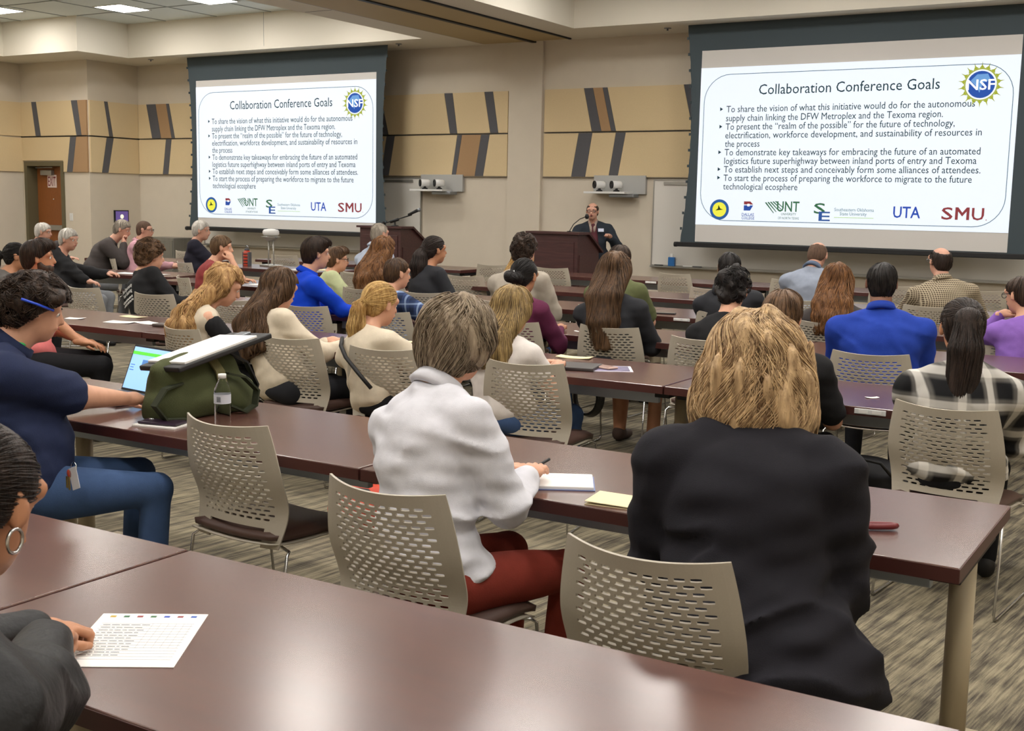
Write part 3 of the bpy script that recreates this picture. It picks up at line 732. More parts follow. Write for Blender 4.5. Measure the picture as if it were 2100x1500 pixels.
# hands: palm, four unequal bent fingers and a thumb leaving the side of the palm (palm down, fingers toward +Y, thumb on -X: a right hand)
def hand_geo(curl, h):
    pr = [Ell((0, .045, 0), (.040, .052, .017), k=.012), Cone((0, -.02, 0), (0, .03, 0), .026, .03, .02)]
    for x, L, y in ((-.029, .072, .088), (-.0095, .082, .094), (.0105, .076, .092), (.029, .060, .083)):
        p = np.array([x, y-.012, .002]); a = curl*.35
        for s_, rr in ((.44, .0095), (.32, .0085), (.27, .0075)):
            q = p+L*s_*np.array([x*.6, math.cos(a), -math.sin(a)]); pr.append(Cone(p, q, rr, rr*.93, .004)); p = q; a += curl
    a = [np.array(v) for v in ((-.028, .012, -.004), (-.052, .040, -.012), (-.058, .068, -.020), (-.050, .090, -.026))]
    pr += [Cone(a[0], a[1], .015, .012, .01), Cone(a[1], a[2], .011, .0095, .004), Cone(a[2], a[3], .0095, .008, .004)]
    return surface(pr, h, pad=.01)
HANDS = {('relaxed', 1): hand_geo(.45, .0045), ('fist', 1): hand_geo(1.25, .0045), ('relaxed', 0): hand_geo(.45, .007), ('fist', 0): hand_geo(1.25, .007), ('flat', 1): hand_geo(.15, .0045)}
HANDS[('flat', 0)] = HANDS[('relaxed', 0)]

def strands(prims, cut, seeds, n, dirf, steps, step, rad, name, m, parent, lift=.004, seed=1, wav=0, wf=30, smpl=None):
    """hair strands that run over the hair volume; each is a thin tapering three-sided tube"""
    r = np.random.default_rng(seed); P = seeds[r.integers(0, len(seeds), n)].copy()
    cw = waves(41, 35, 80, 5); cl_ = cw(P, (1, 1, .4)); lf = lift*np.clip(.25+.5*r.random(n)+.55*cl_, .05, 2.2); ph = 2.6*waves(43, 25, 55, 4)(P, (1, 1, .3))+r.normal(size=n)*.35; path = [P.copy()]; e = .002
    E = np.eye(3)*e; prev = None; alive = np.ones(n, bool)
    for s in range(steps):
        D = dirf(P) ; D = D/np.maximum(np.linalg.norm(D, axis=1), 1e-6)[:, None]
        f0 = field(prims, P); g = np.stack([field(prims, P+E[i])-f0 for i in range(3)], -1)/e
        g /= np.maximum(np.linalg.norm(g, axis=1), 1e-6)[:, None]
        D = D-(np.sum(D*g, 1))[:, None]*g*.92; D /= np.maximum(np.linalg.norm(D, axis=1), 1e-6)[:, None]
        if wav:
            sd = np.cross(D, g); D = D+sd*(wav*np.sin(ph+s*step*wf))[:, None]
        if prev is not None: D = D*.6+prev*.4
        prev = D; N = P+D*step; f1 = field(prims, N); N = N-g*np.clip(f1-lf, -.02, .02)[:, None]
        dead = (cut(N) > .003) if cut is not None else np.zeros(n, bool)
        alive = alive & ~dead; P = np.where(alive[:, None], N, P); path.append(P.copy())
    T = np.stack(path, 1)                         # n, steps+1, 3
    d = np.gradient(T, axis=1); d /= np.maximum(np.linalg.norm(d, axis=2), 1e-6)[..., None]
    up = np.tile(r.normal(size=(n, 1, 3)), (1, steps+1, 1)); u = np.cross(d, up); u /= np.maximum(np.linalg.norm(u, axis=2), 1e-6)[..., None]; w = np.cross(d, u)
    tt = np.linspace(0, 1, steps+1); rr = rad*(.35+.65*np.sin(PI*np.clip(tt*.9+.1, 0, 1))**.6)*(1-.0*tt); rr[-1] = rad*.1
    ring = np.stack([T+(u*math.cos(a)+w*math.sin(a))*rr[None, :, None] for a in (0, 2.094, 4.189)], 2)   # n, s+1, 3, 3
    V = ring.reshape(-1, 3); k = steps+1; b = (np.arange(n)[:, None]*k+np.arange(steps)[None, :])*3
    Q = np.concatenate([np.stack([b+i, b+(i+1) % 3, b+3+(i+1) % 3, b+3+i], -1).reshape(-1, 4) for i in range(3)])
    o = mesh_np(name, V, Q, m, parent); o['kind'] = 'stuff'; return o

def hair_mat(name, dark, light, rough=.45, f=70):
    if 'hair_'+name in _mats: return _mats['hair_'+name]
    m = bpy.data.materials.new('hair_'+name); m.use_nodes = True; nt = m.node_tree; b = nt.nodes['Principled BSDF']; b.inputs['Roughness'].default_value = rough; b.inputs['Specular IOR Level'].default_value = .25
    g = nt.nodes.new('ShaderNodeNewGeometry'); tc = nt.nodes.new('ShaderNodeTexCoord')
    mp = nt.nodes.new('ShaderNodeMapping'); mp.inputs['Scale'].default_value = (1, 1, .22); nt.links.new(tc.outputs['Object'], mp.inputs[0])
    n = nt.nodes.new('ShaderNodeTexNoise'); n.inputs['Scale'].default_value = f; n.inputs['Detail'].default_value = 5; nt.links.new(mp.outputs[0], n.inputs['Vector'])
    a = math_n(nt, 'MULTIPLY_ADD', g.outputs['Random Per Island'], .5, math_n(nt, 'MULTIPLY_ADD', n.outputs['Fac'], 1.3, -.4))
    r = nt.nodes.new('ShaderNodeValToRGB'); nt.links.new(a, r.inputs[0]); r.color_ramp.elements[0].color = lin(dark); r.color_ramp.elements[1].color = lin(light)
    r.color_ramp.elements[0].position = .15; r.color_ramp.elements[1].position = .95
    nt.links.new(r.outputs[0], b.inputs['Base Color'])
    bp = nt.nodes.new('ShaderNodeBump'); bp.inputs['Strength'].default_value = .6; bp.inputs['Distance'].default_value = .004
    n3 = nt.nodes.new('ShaderNodeTexNoise'); n3.inputs['Scale'].default_value = f*3; n3.inputs['Detail'].default_value = 2; nt.links.new(mp.outputs[0], n3.inputs['Vector'])
    nt.links.new(n3.outputs['Fac'], bp.inputs['Height']); nt.links.new(bp.outputs[0], b.inputs['Normal'])
    _mats['hair_'+name] = m; return m
H = dict(greybrown=hair_mat('greybrown', '#5a4a3a', '#b5a48c'), strawblond=hair_mat('strawblond', '#6e5238', '#e6c596'), black=hair_mat('black', '#0e0c0d', '#2c2725'),
 darkbrown=hair_mat('darkbrown', '#1a1310', '#4a382c'), brown=hair_mat('brown', '#33241a', '#75583e'), ginger=hair_mat('ginger', '#7d5430', '#e2bb80'),
 auburn=hair_mat('auburn', '#4a2e1a', '#9a6c42'), blonde=hair_mat('blonde', '#8a6534', '#dcb878'), dirtyblonde=hair_mat('dirtyblonde', '#5d4930', '#b89c68'),
 white=hair_mat('white', '#a39d94', '#e4e0d8'), grey=hair_mat('grey', '#6e665c', '#b0a698'), stubble=hair_mat('stubble', '#4a3a30', '#6e5646', .8), lightbrown=hair_mat('lightbrown', '#4a382a', '#8a6e50'),
 warmblack=hair_mat('warmblack', '#15110f', '#3d302a'))

def cloth(name, col, bump=.15, rough=.85, **k): return mat('cloth_'+name, col, rough, noise=.06, nscale=25, bump=bump, bscale=350, spec=.2, sheen=0, **k)
def plaid(name, base, dark, light, s, rough=.85, dw=.16, lw=.05):
    nm = 'cloth_'+name
    if nm in _mats: return _mats[nm]
    m = bpy.data.materials.new(nm); m.use_nodes = True; nt = m.node_tree; b = nt.nodes['Principled BSDF']; b.inputs['Roughness'].default_value = rough; b.inputs['Specular IOR Level'].default_value = .2
    tc = nt.nodes.new('ShaderNodeTexCoord'); sp = nt.nodes.new('ShaderNodeSeparateXYZ'); nt.links.new(tc.outputs['Object'], sp.inputs[0])
    def bandf(o, per, w, ph=0):
        t = math_n(nt, 'PINGPONG', math_n(nt, 'ADD', o, ph), per/2); r = nt.nodes.new('ShaderNodeMapRange'); r.interpolation_type = 'SMOOTHSTEP'
        r.inputs[1].default_value = w; r.inputs[2].default_value = w*1.5+.002; r.inputs[3].default_value = 1; r.inputs[4].default_value = 0; nt.links.new(t, r.inputs[0]); return r.outputs[0]
    xy = math_n(nt, 'ADD', sp.outputs[0], math_n(nt, 'MULTIPLY', sp.outputs[1], .6))
    a = math_n(nt, 'MULTIPLY', math_n(nt, 'ADD', bandf(xy, s, s*dw), bandf(sp.outputs[2], s, s*dw)), .5)
    l = math_n(nt, 'MULTIPLY', math_n(nt, 'ADD', bandf(xy, s, s*lw, s*.5), bandf(sp.outputs[2], s, s*lw, s*.5)), .6)
    m1 = nt.nodes.new('ShaderNodeMixRGB'); m1.inputs[1].default_value = lin(base); m1.inputs[2].default_value = lin(dark); nt.links.new(a, m1.inputs[0])
    m2 = nt.nodes.new('ShaderNodeMixRGB'); m2.inputs[2].default_value = lin(light); nt.links.new(l, m2.inputs[0]); nt.links.new(m1.outputs[0], m2.inputs[1])
    nt.links.new(m2.outputs[0], b.inputs['Base Color']); _mats[nm] = m; return m

def person(label, hip, top, yaw, m_top, hair=None, style='short', skin=None, sw=.185, g=1.0, sleeve='long', m_leg=None, hands=None, hk=('relaxed', 'relaxed'),
           head=(0, 0, 0), vox=.015, wr=.006, collar=None, chair_label=None, chair_at=None, chair_yaw=0, jacket=False, stand=False, hs=1.0, extra=None,
           nst=0, strad=.0018, hem=None, shoe=True, knees=None, po=.6, skirt=None, grp='people seated at the training tables', cap=None, blend=0, feet=None, hunch=.03, fuzz=None):
    """hip: world x,y; top: world x,y,z of the crown; yaw: degrees from +Y (negative turns to the right)."""
    skin = skin or M_skin; m_leg = m_leg or cloth('dark_denim', '#23262e')
    ya = math.radians(yaw); t = tag(thing('person', (hip[0], hip[1], 0), ya, label, 'person', grp))
    Rz = rotm(0, 0, -ya); L = lambda p: (Rz@np.array([p[0]-hip[0], p[1]-hip[1], p[2] if len(p) > 2 else 0.]))
    hz = .545 if not stand else .92
    hipc = np.array([0, 0, hz]); tp = L(top)
    pitch, hyaw, roll = [math.radians(v) for v in head]     # pitch>0 looks down
    HR = rotm(0, 0, hyaw)@rotm(-pitch, 0, 0)@rotm(0, roll, 0)
    hc = tp-np.array([0, 0, .122*hs])                          # head centre
    nk = hc+HR@np.array([0, -.022, -.075])*hs; nb = hc*.55+HR@np.array([0, -.055, -.155])*hs*1.0+ (hc*.45) + np.array([0, -.01, 0])
    sp = nb-hipc; Ls = np.linalg.norm(sp); sz = sp/Ls; X = np.array([1., 0, 0]); X = X-sz*(X@sz); X /= np.linalg.norm(X); sy = np.cross(sz, X); SR = np.stack([X, sy, sz], 1)
    S = lambda f, y=0, x=0: hipc+sp*f+sy*(y-hunch*math.sin(PI*min(max(f, 0), 1)))+X*x
    fs = 1-.112/Ls; sl, sr = S(fs, .0, -sw), S(fs, .0, sw)
    def torso(o):      # o = how far the cloth stands off the body
        P = [Ell(S(.06), (.165*g+o, .125*g+o, .095+o), SR, .04), Ell(S(.32, .01*g), (.142*g+o, .112*g+o, .15), SR, .05),
             Ell(S(.62), (.80*sw*(.6+.4*g)+.008+o, .115*(.5+.5*g)+o, .17), SR, .05),
             Cone(S(fs-.02, 0, -sw*.58), S(fs-.02, 0, sw*.58), .066+o, .066+o, .05),
             Cone(S(.965), S(fs+.045/Ls, -.005, -sw*.50), .046+o, .044+o, .04), Cone(S(.965), S(fs+.045/Ls, -.005, sw*.50), .046+o, .044+o, .04), Cone(S(fs+.045/Ls, -.005, -sw*.50), sl, .044+o, .044+o, .04), Cone(S(fs+.045/Ls, -.005, sw*.50), sr, .044+o, .044+o, .04)]
        if g > 1.15: P.append(Ell(S(.25, .07), (.14*g+o, .13*g+o, .15*g), SR, .06))
        return P
    # arms by two-bone reach
    ht = hands or ((-.07, .37), (.07, .37)); arms = []
    LU, LF = .285*(.9+.1*hs)*(sw/.185)**.3, .25*(.9+.1*hs)
    for s_, sh, hh in ((-1, sl, ht[0]), (1, sr, ht[1])):
        hh = np.array([hh[0], hh[1], hh[2] if len(hh) > 2 else .765], float)
        dv = hh-sh; D = np.linalg.norm(dv); mx = (LU+LF)*.995
        if D > mx: hh = sh+dv/D*mx; dv = hh-sh; D = mx
        a = (LU*LU-LF*LF+D*D)/(2*D); q = math.sqrt(max(LU*LU-a*a, 0)); ax = dv/D
        pole = np.array([s_*po, -.35, -.9]); pole -= ax*(pole@ax); pole /= np.linalg.norm(pole); el = sh+ax*a+pole*q; arms.append((sh, el, hh))
    # legs
    if stand: kn = [np.array([-.1, .02, .5]), np.array([.1, .02, .5])]; an = [np.array([-.11, -.01, .09]), np.array([.11, -.01, .09])]; hj = [np.array([-.09, 0, .88]), np.array([.09, 0, .88])]
    else:
        kn = knees or [(-.13, .43, .50), (.13, .43, .50)]; kn = [np.array(k_, float) for k_ in kn]; fe = feet or [(0, 0), (0, 0)]
        an = [np.array([k_[0]*.95+f_[0], k_[1]-.03+f_[1], .09]) for k_, f_ in zip(kn, fe)]; hj = [np.array([-.09, 0, .525]), np.array([.09, 0, .525])]
    def legs(o):
        P = []
        for a, k_, n_ in zip(hj, kn, an): P += [Cone(a, k_, .082*(.55+.45*g)+o, .056+o, .03), Cone(k_, n_, .054+o, .036+o, .02)]
        return P
    # head
    e = lambda v: hc+HR@(np.array(v)*hs)
    er = lambda v: np.array(v)*hs
    headp = [Ell(e((0, -.012, .022)), er((.076, .094, .088)), HR, .02), Ell(e((0, .022, -.045)), er((.058, .066, .068)), HR, .03), Cone(e((0, .055, -.085)), e((0, .050, -.092)), .024*hs, .024*hs, .02),
             Cone(e((0, .082, .012)), e((0, .100, -.026)), .009*hs, .013*hs, .010), Cone(e((-.05, .062, .028)), e((.05, .062, .028)), .018*hs, .018*hs, .02),
             Cone(nk, nb, .054*(.8+.2*g), .06*(.8+.2*g), .03), Cone(e((-.022, .086, -.052)), e((.022, .086, -.052)), .008*hs, .008*hs, .008)]
    for s_ in (-1, 1): headp += [Ell(e((s_*.079, -.008, -.005)), er((.009, .020, .033)), HR@rotm(.25, 0, s_*-.35), .006), Cone(e((s_*.083, -.018, .018)), e((s_*.082, -.006, -.03)), .007*hs, .007*hs, .004)]
    body = headp+torso(-.012)+legs(-.008)
    for sh, el, hh in arms: body += [Cone(sh, el, .050*(.6+.4*g), .040*(.6+.4*g), .03), Cone(el, hh, .040*(.6+.4*g), .026, .02)]
    parts = [surface(body, vox, pad=.02)]
    if vox > .0115:       # a finer head, same surface
        pass
    hd = surface(headp[:7]+headp[7:], min(vox, .009) if vox > .008 else vox, pad=.02); parts.append(hd)
    q = 1 if vox < .0125 else 0
    for i, (sh, el, hh) in enumerate(arms):
        V, Q = HANDS[(hk[i], q)]; V = V.copy()
        if i == 0: V[:, 0] *= -1; Q = Q[:, ::-1]
        y = hh-el; y /= np.linalg.norm(y)
        fwd = np.array([0.25*(1 if i == 0 else -1), .9, -.05]); fwd = y*.65+fwd*.35; 
        if hh[2] > 1.0: fwd = y
        if hh[2] < 1.0: fwd[2] = min(max(fwd[2], -.12), .12)
        fwd /= np.linalg.norm(fwd); z = np.array([0, 0, 1.]) if abs(fwd[2]) < .8 else np.array([0, -1., 0]); xx = np.cross(fwd, z); xx /= np.linalg.norm(xx); z = np.cross(xx, fwd)
        V = V@np.stack([xx, fwd, z], 0)*hs*.97+hh; parts.append((V, Q))
    V, Q = join_np(parts); mesh_np('body', V, Q, skin, t)
    # eyes, brows and mouth
    bmE = bmesh.new(); bmI = bmesh.new(); bmB = bmesh.new()
    for s_ in (-1, 1):
        for bm_, off, r_ in ((bmE, .070, .0125), (bmI, .0775, .0068)):
            rr = bmesh.ops.create_uvsphere(bm_, u_segments=10, v_segments=6, radius=r_*hs); cc = Vector(e((s_*.031, off, .004)))
            bmesh.ops.translate(bm_, verts=rr['verts'], vec=cc)
        bm_tube(bmB, [Vector(e((s_*(.017+.011*k), .087-.004*k, .027+.003*math.sin(k)))) for k in range(4)], .0035*hs, 5)
    from_bm('eyes', bmE, M_eye, t, True); from_bm('irises', bmI, M_black, t, True)
    if hair: from_bm('eyebrows', bmB, H[hair], t, True)
    else: bmB.free()
    tube('mouth', [e((-.022, .084, -.052)), e((-.008, .092, -.050)), e((.008, .092, -.050)), e((.022, .084, -.052))], .006*hs, M_lip, t, 6)
    # clothing
    wv = waves(int(abs(hip[0]*100+hip[1]*37)), 8, 24, 5); wv2 = waves(int(abs(hip[1]*91)), 30, 75)
    o = .014 if jacket else .010
    topp = torso(o)
    slv = {'none': -1, 'long': 1.0, 'short': .0, 'three': .75, 'cap': -.55}[sleeve]
    pf = 1.25 if jacket else 1.0
    for sh, el, hh in arms:
        if sleeve == 'none': pass
        elif sleeve == 'cap': topp += [Cone(sh, sh+(el-sh)*.35, .050+o, .050+o, .03)]
        elif slv <= 0: topp += [Cone(sh, sh+(el-sh)*.82, .056*(.6+.4*g)+o, .054*(.6+.4*g)+o, .035)]
        else: topp += [Cone(sh, el, .052*(.6+.4*g)*pf+o, .044*(.6+.4*g)*pf+o, .035), Cone(el, el+(hh-el)*(.93*slv), .042*pf*(.6+.4*g)+o, .030*pf+o*.6, .03)]
    if hem is None: hem = -.02
    if skirt: topp.append(Ell(S(-.06, .0, skirt[1]), (skirt[0], .20*g, .20), SR, .08))
    if jacket: topp.append(Ell(S(-.08), (.175*g+o, .14*g+o, .09), SR, .05))
    def dsp(P):
        zf = (P-hipc)@sz/Ls
        w1 = wv(P, (1, 1, 1.6)); w2 = wv2(P, (.7, .7, 1.8))
        am = wr*(1.2-.7*np.clip(zf, 0, 1))
        return -am*np.clip(1-1.5*np.abs(w1), 0, 1)**1.5*1.5+am*.45*w2+am*.5*w1
    nr = .058*(.8+.2*g)
    def ccut(P):   # neckline opening and hem
        q = (P-nb); ax_ = (nk-nb)/np.linalg.norm(nk-nb); al = q@ax_; ra = np.linalg.norm(q-al[..., None]*ax_, axis=-1)
        c1 = np.where(al > -.01, nr+.004-ra, -.1)
        c1 = np.where(ra < .15, np.maximum(c1, al-.012), -.1)
        zz = (P-hipc)@sz/Ls
        if stand: return np.maximum(c1, .80-P[:, 2])
        return np.maximum(c1, np.where(np.linalg.norm(P-hipc, axis=1) < .3, hem+.44-P[:, 2], -.1))
    V, Q = surface(topp, vox, cut=ccut, disp=dsp, pad=.05)
    nm = 'jacket' if jacket else 'shirt'; mesh_np(nm, V, Q, m_top, t)
    lp = legs(.010)+[Ell(hipc+np.array([0, 0, -.02]), (.150*g+.008, .125*g, .075), None, .04)]
    V, Q = surface(lp, max(vox, .013), disp=(lambda P: .005*wv(P)), cut=lambda P: .075-P[:, 2], pad=.04); mesh_np('trousers', V, Q, m_leg, t)
    if shoe:
        for n_ in an:
            V, Q = surface([Cone(n_+(0, -.02, -.045), n_+(0, .15, -.06), .040, .032, .03), Cone(n_+(0, -.02, -.02), n_+(0, .02, -.02), .036, .036, .03)], .012, cut=lambda P: .004-P[:, 2]); mesh_np('shoe', V, Q, M_black if not isinstance(shoe, bpy.types.Material) else shoe, t)
    if collar is not None:
        ax_ = (nk-nb)/np.linalg.norm(nk-nb); zz = ax_; xx = np.cross(zz, [0, 1, 0]); xx /= np.linalg.norm(xx); yy = np.cross(zz, xx); bm = bmesh.new(); n_ = 28; rings = []
        cen = nb+ax_*.0
        for rr, hh_ in ((nr+.008, -.015), (nr+.006, .030), (nr+.012, .034), (nr+.026, -.006), (nr+.018, -.012)):
            ring = []
            for k in range(n_):
                a = 2*PI*k/n_; fr = max(0, math.cos(a-PI/2*1.0))*0
                ring.append(bm.verts.new(cen+(xx*math.cos(a)*rr+yy*math.sin(a)*rr*1.05)+zz*(hh_+.006*math.sin(a)*-1)))
            rings.append(ring)
        for a, b in zip(rings, rings[1:]+rings[:1]):
            for k in range(n_): bm.faces.new((a[k], a[(k+1) % n_], b[(k+1) % n_], b[k]))
        from_bm('collar', bm, collar, t, True)
    # hair
    ctx = dict(g=g, e=e, er=er, HR=HR, hc=hc, t=t, hs=hs, S=S, nb=nb, nk=nk, arms=arms, X=X, sy=sy, sz=sz, tp=tp, ang=ya)
    if style != 'none': make_hair(style, H[hair], ctx, vox, nst, strad)
    if extra: extra(ctx)
    if chair_at is not False:
        cx, cy = chair_at if chair_at else (hip[0]-0*.02, hip[1]-.0)
        chair(cx, cy, chair_yaw if chair_at else yaw*.6 if abs(yaw) > 25 else chair_yaw, chair_label or 'beige chair of the '+' '.join(label.split(', ')[0].split()[:12]))
    return t, ctx

def make_hair(style, m, c, vox, nst, strad):
    e, er, HR, hc, hs = c['e'], c['er'], c['HR'], c['hc'], c['hs']; v = min(vox, .009) if vox < .013 else .011
    w = waves(11, 40, 90); w2 = waves(5, 90, 190); wl = waves(3, 60, 110)
    yawR = HR  # strands use world-vertical down
    def head(P): return (P-hc)@HR/hs
    down = np.array([0, 0, -1.])
    Y = lambda x, y, z: hc+rot_yaw(HR)@(np.array([x, y, z])*hs)
    def plane(a, b_, front=.060, back=-.105, side=-.01):
        def cut(P):     # hairline: keep the crown and the back of the head
            q = head(P); zl = np.interp(q[:, 1], [-.11, -.05, .0, .03, .085], [back, back+.02, side, .01, front]); return (zl-q[:, 2])
        return cut
    base = [Ell(e((0, -.014, .026)), er((.086, .104, .096)), HR, .02)]
    seg = None; wav = 0; disp = lambda P: .0022*w(P, (1, 1, .3)); cut = plane(0, 0); tie = None; crown = e((0, -.035, .125)); n_steps, stp = 9, .012; lift = .004
    if style in ('short', 'crop', 'buzz', 'boy', 'cowlick'):
        gr = {'short': 1.0, 'crop': .965, 'buzz': .93, 'boy': 1.03, 'cowlick': 1.04}[style]
        base = [Ell(e((0, -.014, .026)), er((.086*gr, .104*gr, .095*gr)), HR, .02), Ell(e((0, -.045, -.03)), er((.070*gr, .062*gr, .070)), HR, .03)]
        if style in ('boy', 'cowlick'): base.append(Ell(e((.01, .03, .085)), er((.068, .075, .045)), HR, .03)); n_steps = 6
        if style == 'buzz': disp = lambda P: .0008*w2(P); n_steps = 2
        if style == 'crop': n_steps = 4
    elif style == 'bald_fringe':
        base = [Ell(e((0, -.018, .010)), er((.084, .101, .088)), HR, .02), Ell(e((0, -.045, -.03)), er((.070, .060, .068)), HR, .03)]
        pc = plane(0, 0, .07, -.10, -.005)
        cut = lambda P: np.maximum(pc(P), .020-np.linalg.norm(head(P)-np.array([0, -.012, .125]), axis=1)+.052); n_steps = 3
    elif style == 'monk':
        base = [Ell(e((0, -.016, .020)), er((.0835, .101, .092)), HR, .02), Ell(e((0, -.045, -.03)), er((.070, .060, .068)), HR, .03)]
        pc = plane(0, 0, .07, -.10, -.005)
        cut = lambda P: np.maximum(pc(P), .080-np.linalg.norm((head(P)-np.array([0, -.02, .105]))*np.array([1.25, .85, 1]), axis=1)); n_steps = 3
    elif style in ('curly', 'afro', 'curlytop'):
        k = {'curly': (.108, .122, .108), 'afro': (.116, .130, .112), 'curlytop': (.098, .112, .115)}[style]
        base = [Ell(e((0, -.018, .035)), er(k), HR, .02), Ell(e((0, -.06, -.03)), er((.085, .070, .070)) if style != 'curlytop' else er((.072, .062, .07)), HR, .03)]
        if style == 'afro': base.append(Ell(e((-.03, -.09, .0)), er((.085, .075, .08)), HR, .04))
        disp = lambda P: .010*w(P)+.006*w2(P); wav = 1.4; n_steps, stp, lift = 7, .011, .012
        cut = plane(0, 0, .06, -.10, -.015)
    elif style == 'bob':       # chin-length layered hair, turned under at the nape
        base = [Ell(e((0, -.022, .028)), er((.110, .122, .108)), HR, .03), Ell(e((0, -.055, -.045)), er((.084, .066, .080)), HR, .05),
                Cone(e((-.088, -.005, .0)), e((-.072, .01, -.055)), .032*hs, .018*hs, .03), Cone(e((.088, -.005, .0)), e((.072, .01, -.055)), .032*hs, .018*hs, .03)]
        disp = lambda P: .007*wl(P, (.8, .8, .5))+.003*w2(P, (1, 1, .3))
        cut = lambda P: np.minimum(np.maximum(head(P)[:, 1]-.055, -(head(P)[:, 2]+.115)), np.maximum(.045-head(P)[:, 2], -1)) if False else np.maximum(-(head(P)[:, 2]+.12), np.where(head(P)[:, 2] < .05, head(P)[:, 1]-.045, -.1))
        n_steps, stp, wav, lift = 13, .013, .7, .010
    elif style in ('wavy_shoulder', 'long_straight', 'long_wavy', 'long_curls', 'blonde_mid', 'front_drape'):
        p = {'wavy_shoulder': (.150, .27, .045), 'long_straight': (.085, .50, .028), 'long_wavy': (.105, .36, .035), 'long_curls': (.125, .36, .045), 'blonde_mid': (.105, .28, .030), 'front_drape': (.10, .34, .03)}[style]
        wd, ln, th = p
        base = [Ell(e((0, -.018, .030)), er((.100, .114, .104)), HR, .03)]
        if style == 'wavy_shoulder':
            base = [Ell(e((0, -.022, .030)), er((.118, .125, .108)), HR, .03), Ell(Y(0, -.05, -.05), er((.140, .105, .10)), rot_yaw(HR), .05)]
            rq = np.random.default_rng(8)
            for k in range(15):
                a_ = math.radians(-115+230*k/14)-PI/2; px, py = .112*math.cos(a_), .080*math.sin(a_)-.045; dz = rq.uniform(-.03, .035)
                base.append(Cone(Y(px*.9, py*.9, -.03), Y(px*1.1, py*1.05, -.115+dz*.5), .040, .034, .02)); base.append(Cone(Y(px*1.1, py*1.05, -.115+dz*.5), Y(px*1.28, py*1.15, -.165+dz), .030, .012, .015))
        else:
            bk = c['sy']*-.155
            for x in np.linspace(-1, 1, 5):
                a = Y(x*.070, -.062+.02*abs(x), .0); nbz = c['nb'][2]; bo = -.135-.03*(c['g']-1)
                fr = lambda z: (z-.545)/(nbz-.545)
                b1 = c['S'](fr(hc[2]-.17), bo+.02, x*(.075+wd)/2); b1[0] = (b1[0]+Y(x*(.075+wd)/2, 0, 0)[0])/2
                zt_ = hc[2]-ln; b2 = c['S'](fr(zt_), bo-.015+.035*x*x, x*wd*(.72 if style == 'long_straight' else .95)); bm_ = c['S'](fr((hc[2]-.17+zt_)/2), bo-.008+.03*x*x, x*wd*.95)
                base += [Cone(a, b1, .045*hs, .040*hs, .03), Cone(b1, bm_, .038*hs, th*hs, .03), Cone(bm_, b2, th*hs, th*.55*hs, .03)]
            if style == 'front_drape':
                for s_ in (-1, 1): base += [Cone(e((s_*.08, .01, .03)), Y(s_*.085, .03, -.12), .034, .032, .03), Cone(Y(s_*.085, .03, -.12), Y(s_*.10, .06, -ln), .034, .014, .03)]
        amp = {'wavy_shoulder': .013, 'long_curls': .012, 'long_wavy': .006}.get(style, .003)
        disp = lambda P: amp*wl(P, (1, 1, .45))+.002*w2(P, (1, 1, .25))
        cut = lambda P: np.where(head(P)[:, 2] > -.13, np.where(head(P)[:, 2] < .055, head(P)[:, 1]-(.02 if style != 'wavy_shoulder' else .06), -.1), -.1)
        n_steps, stp, wav, lift = (20 if ln > .3 else 15), .021 if ln > .3 else .017, {'wavy_shoulder': 1.0, 'long_curls': 1.0, 'long_wavy': .4}.get(style, .08), .007
    elif style in ('ponytail', 'low_pony', 'high_pony', 'bun', 'sleek', 'half_up'):
        base = [Ell(e((0, -.016, .026)), er((.085, .102, .094)), HR, .02), Ell(e((0, -.045, -.03)), er((.068, .058, .066)), HR, .03)]
        if style == 'ponytail': tie = e((-.005, -.115, -.012)); tail = [tie, tie+(.01, -.045, -.03), tie+(.02, -.065, -.13), tie+(.01, -.065, -.29)]; rr = [.022, .038, .048, .014]
        elif style == 'high_pony': tie = e((0, -.100, .055)); tail = [tie, tie+(0, -.030, -.02), tie+(0, -.045, -.15), tie+(-.005, -.052, -.30), tie+(-.02, -.07, -.45)]; tail = [tie, tie+(0, -.045, -.02), tie+(0, -.075, -.14), tie+(-.005, -.085, -.32), tie+(-.01, -.075, -.47)]; rr = [.030, .050, .066, .062, .016]
        elif style == 'low_pony': tie = e((-.03, -.115, .0)); tail = [tie, tie+(-.04, -.05, .0), tie+(-.07, -.07, -.09), tie+(-.07, -.07, -.16)]; rr = [.024, .042, .045, .02]
        elif style == 'half_up': tie = e((0, -.112, -.01)); tail = [tie, tie+(0, -.03, -.05), tie+(0, -.05, -.14), tie+(.01, -.06, -.25)]; rr = [.04, .062, .075, .05]
        elif style == 'bun': tie = e((-.01, -.112, -.025)); tail = [tie+(-.035, -.015, 0), tie+(.035, -.015, -.01)]; rr = [.038, .038]
        else: tie = e((0, -.115, .01)); tail = [tie, tie+(0, -.03, -.02)]; rr = [.03, .03]
        for a, b_, r1, r2 in zip(tail, tail[1:], rr, rr[1:]): base.append(Cone(a, b_, r1*hs, r2*hs, .012))
        pc = plane(0, 0, .062, -.10, -.005); cut = lambda P: np.where(np.linalg.norm(head(P)-np.array([0, -.02, .02]), axis=1) < .125, pc(P), -.1) if True else None
        def cut(P, pc=pc):
            q = head(P); return np.where((q[:, 1] > -.075), pc(P), -.1)
        n_steps, stp, wav, lift = (18 if style != 'bun' else 8), .018 if style != 'bun' else .012, .12, .004
        if style != 'sleek': tube('hair_tie', [tie+HR@np.array([.024*math.cos(a), 0, .024*math.sin(a)])*hs for a in np.linspace(0, 2*PI, 13)[:-1]], .006, M_black, c['t'], 6, True)
    V, Q = surface(base, v, cut=cut, disp=disp, pad=.04); hm = mesh_np('hair', V, Q, m, c['t'])
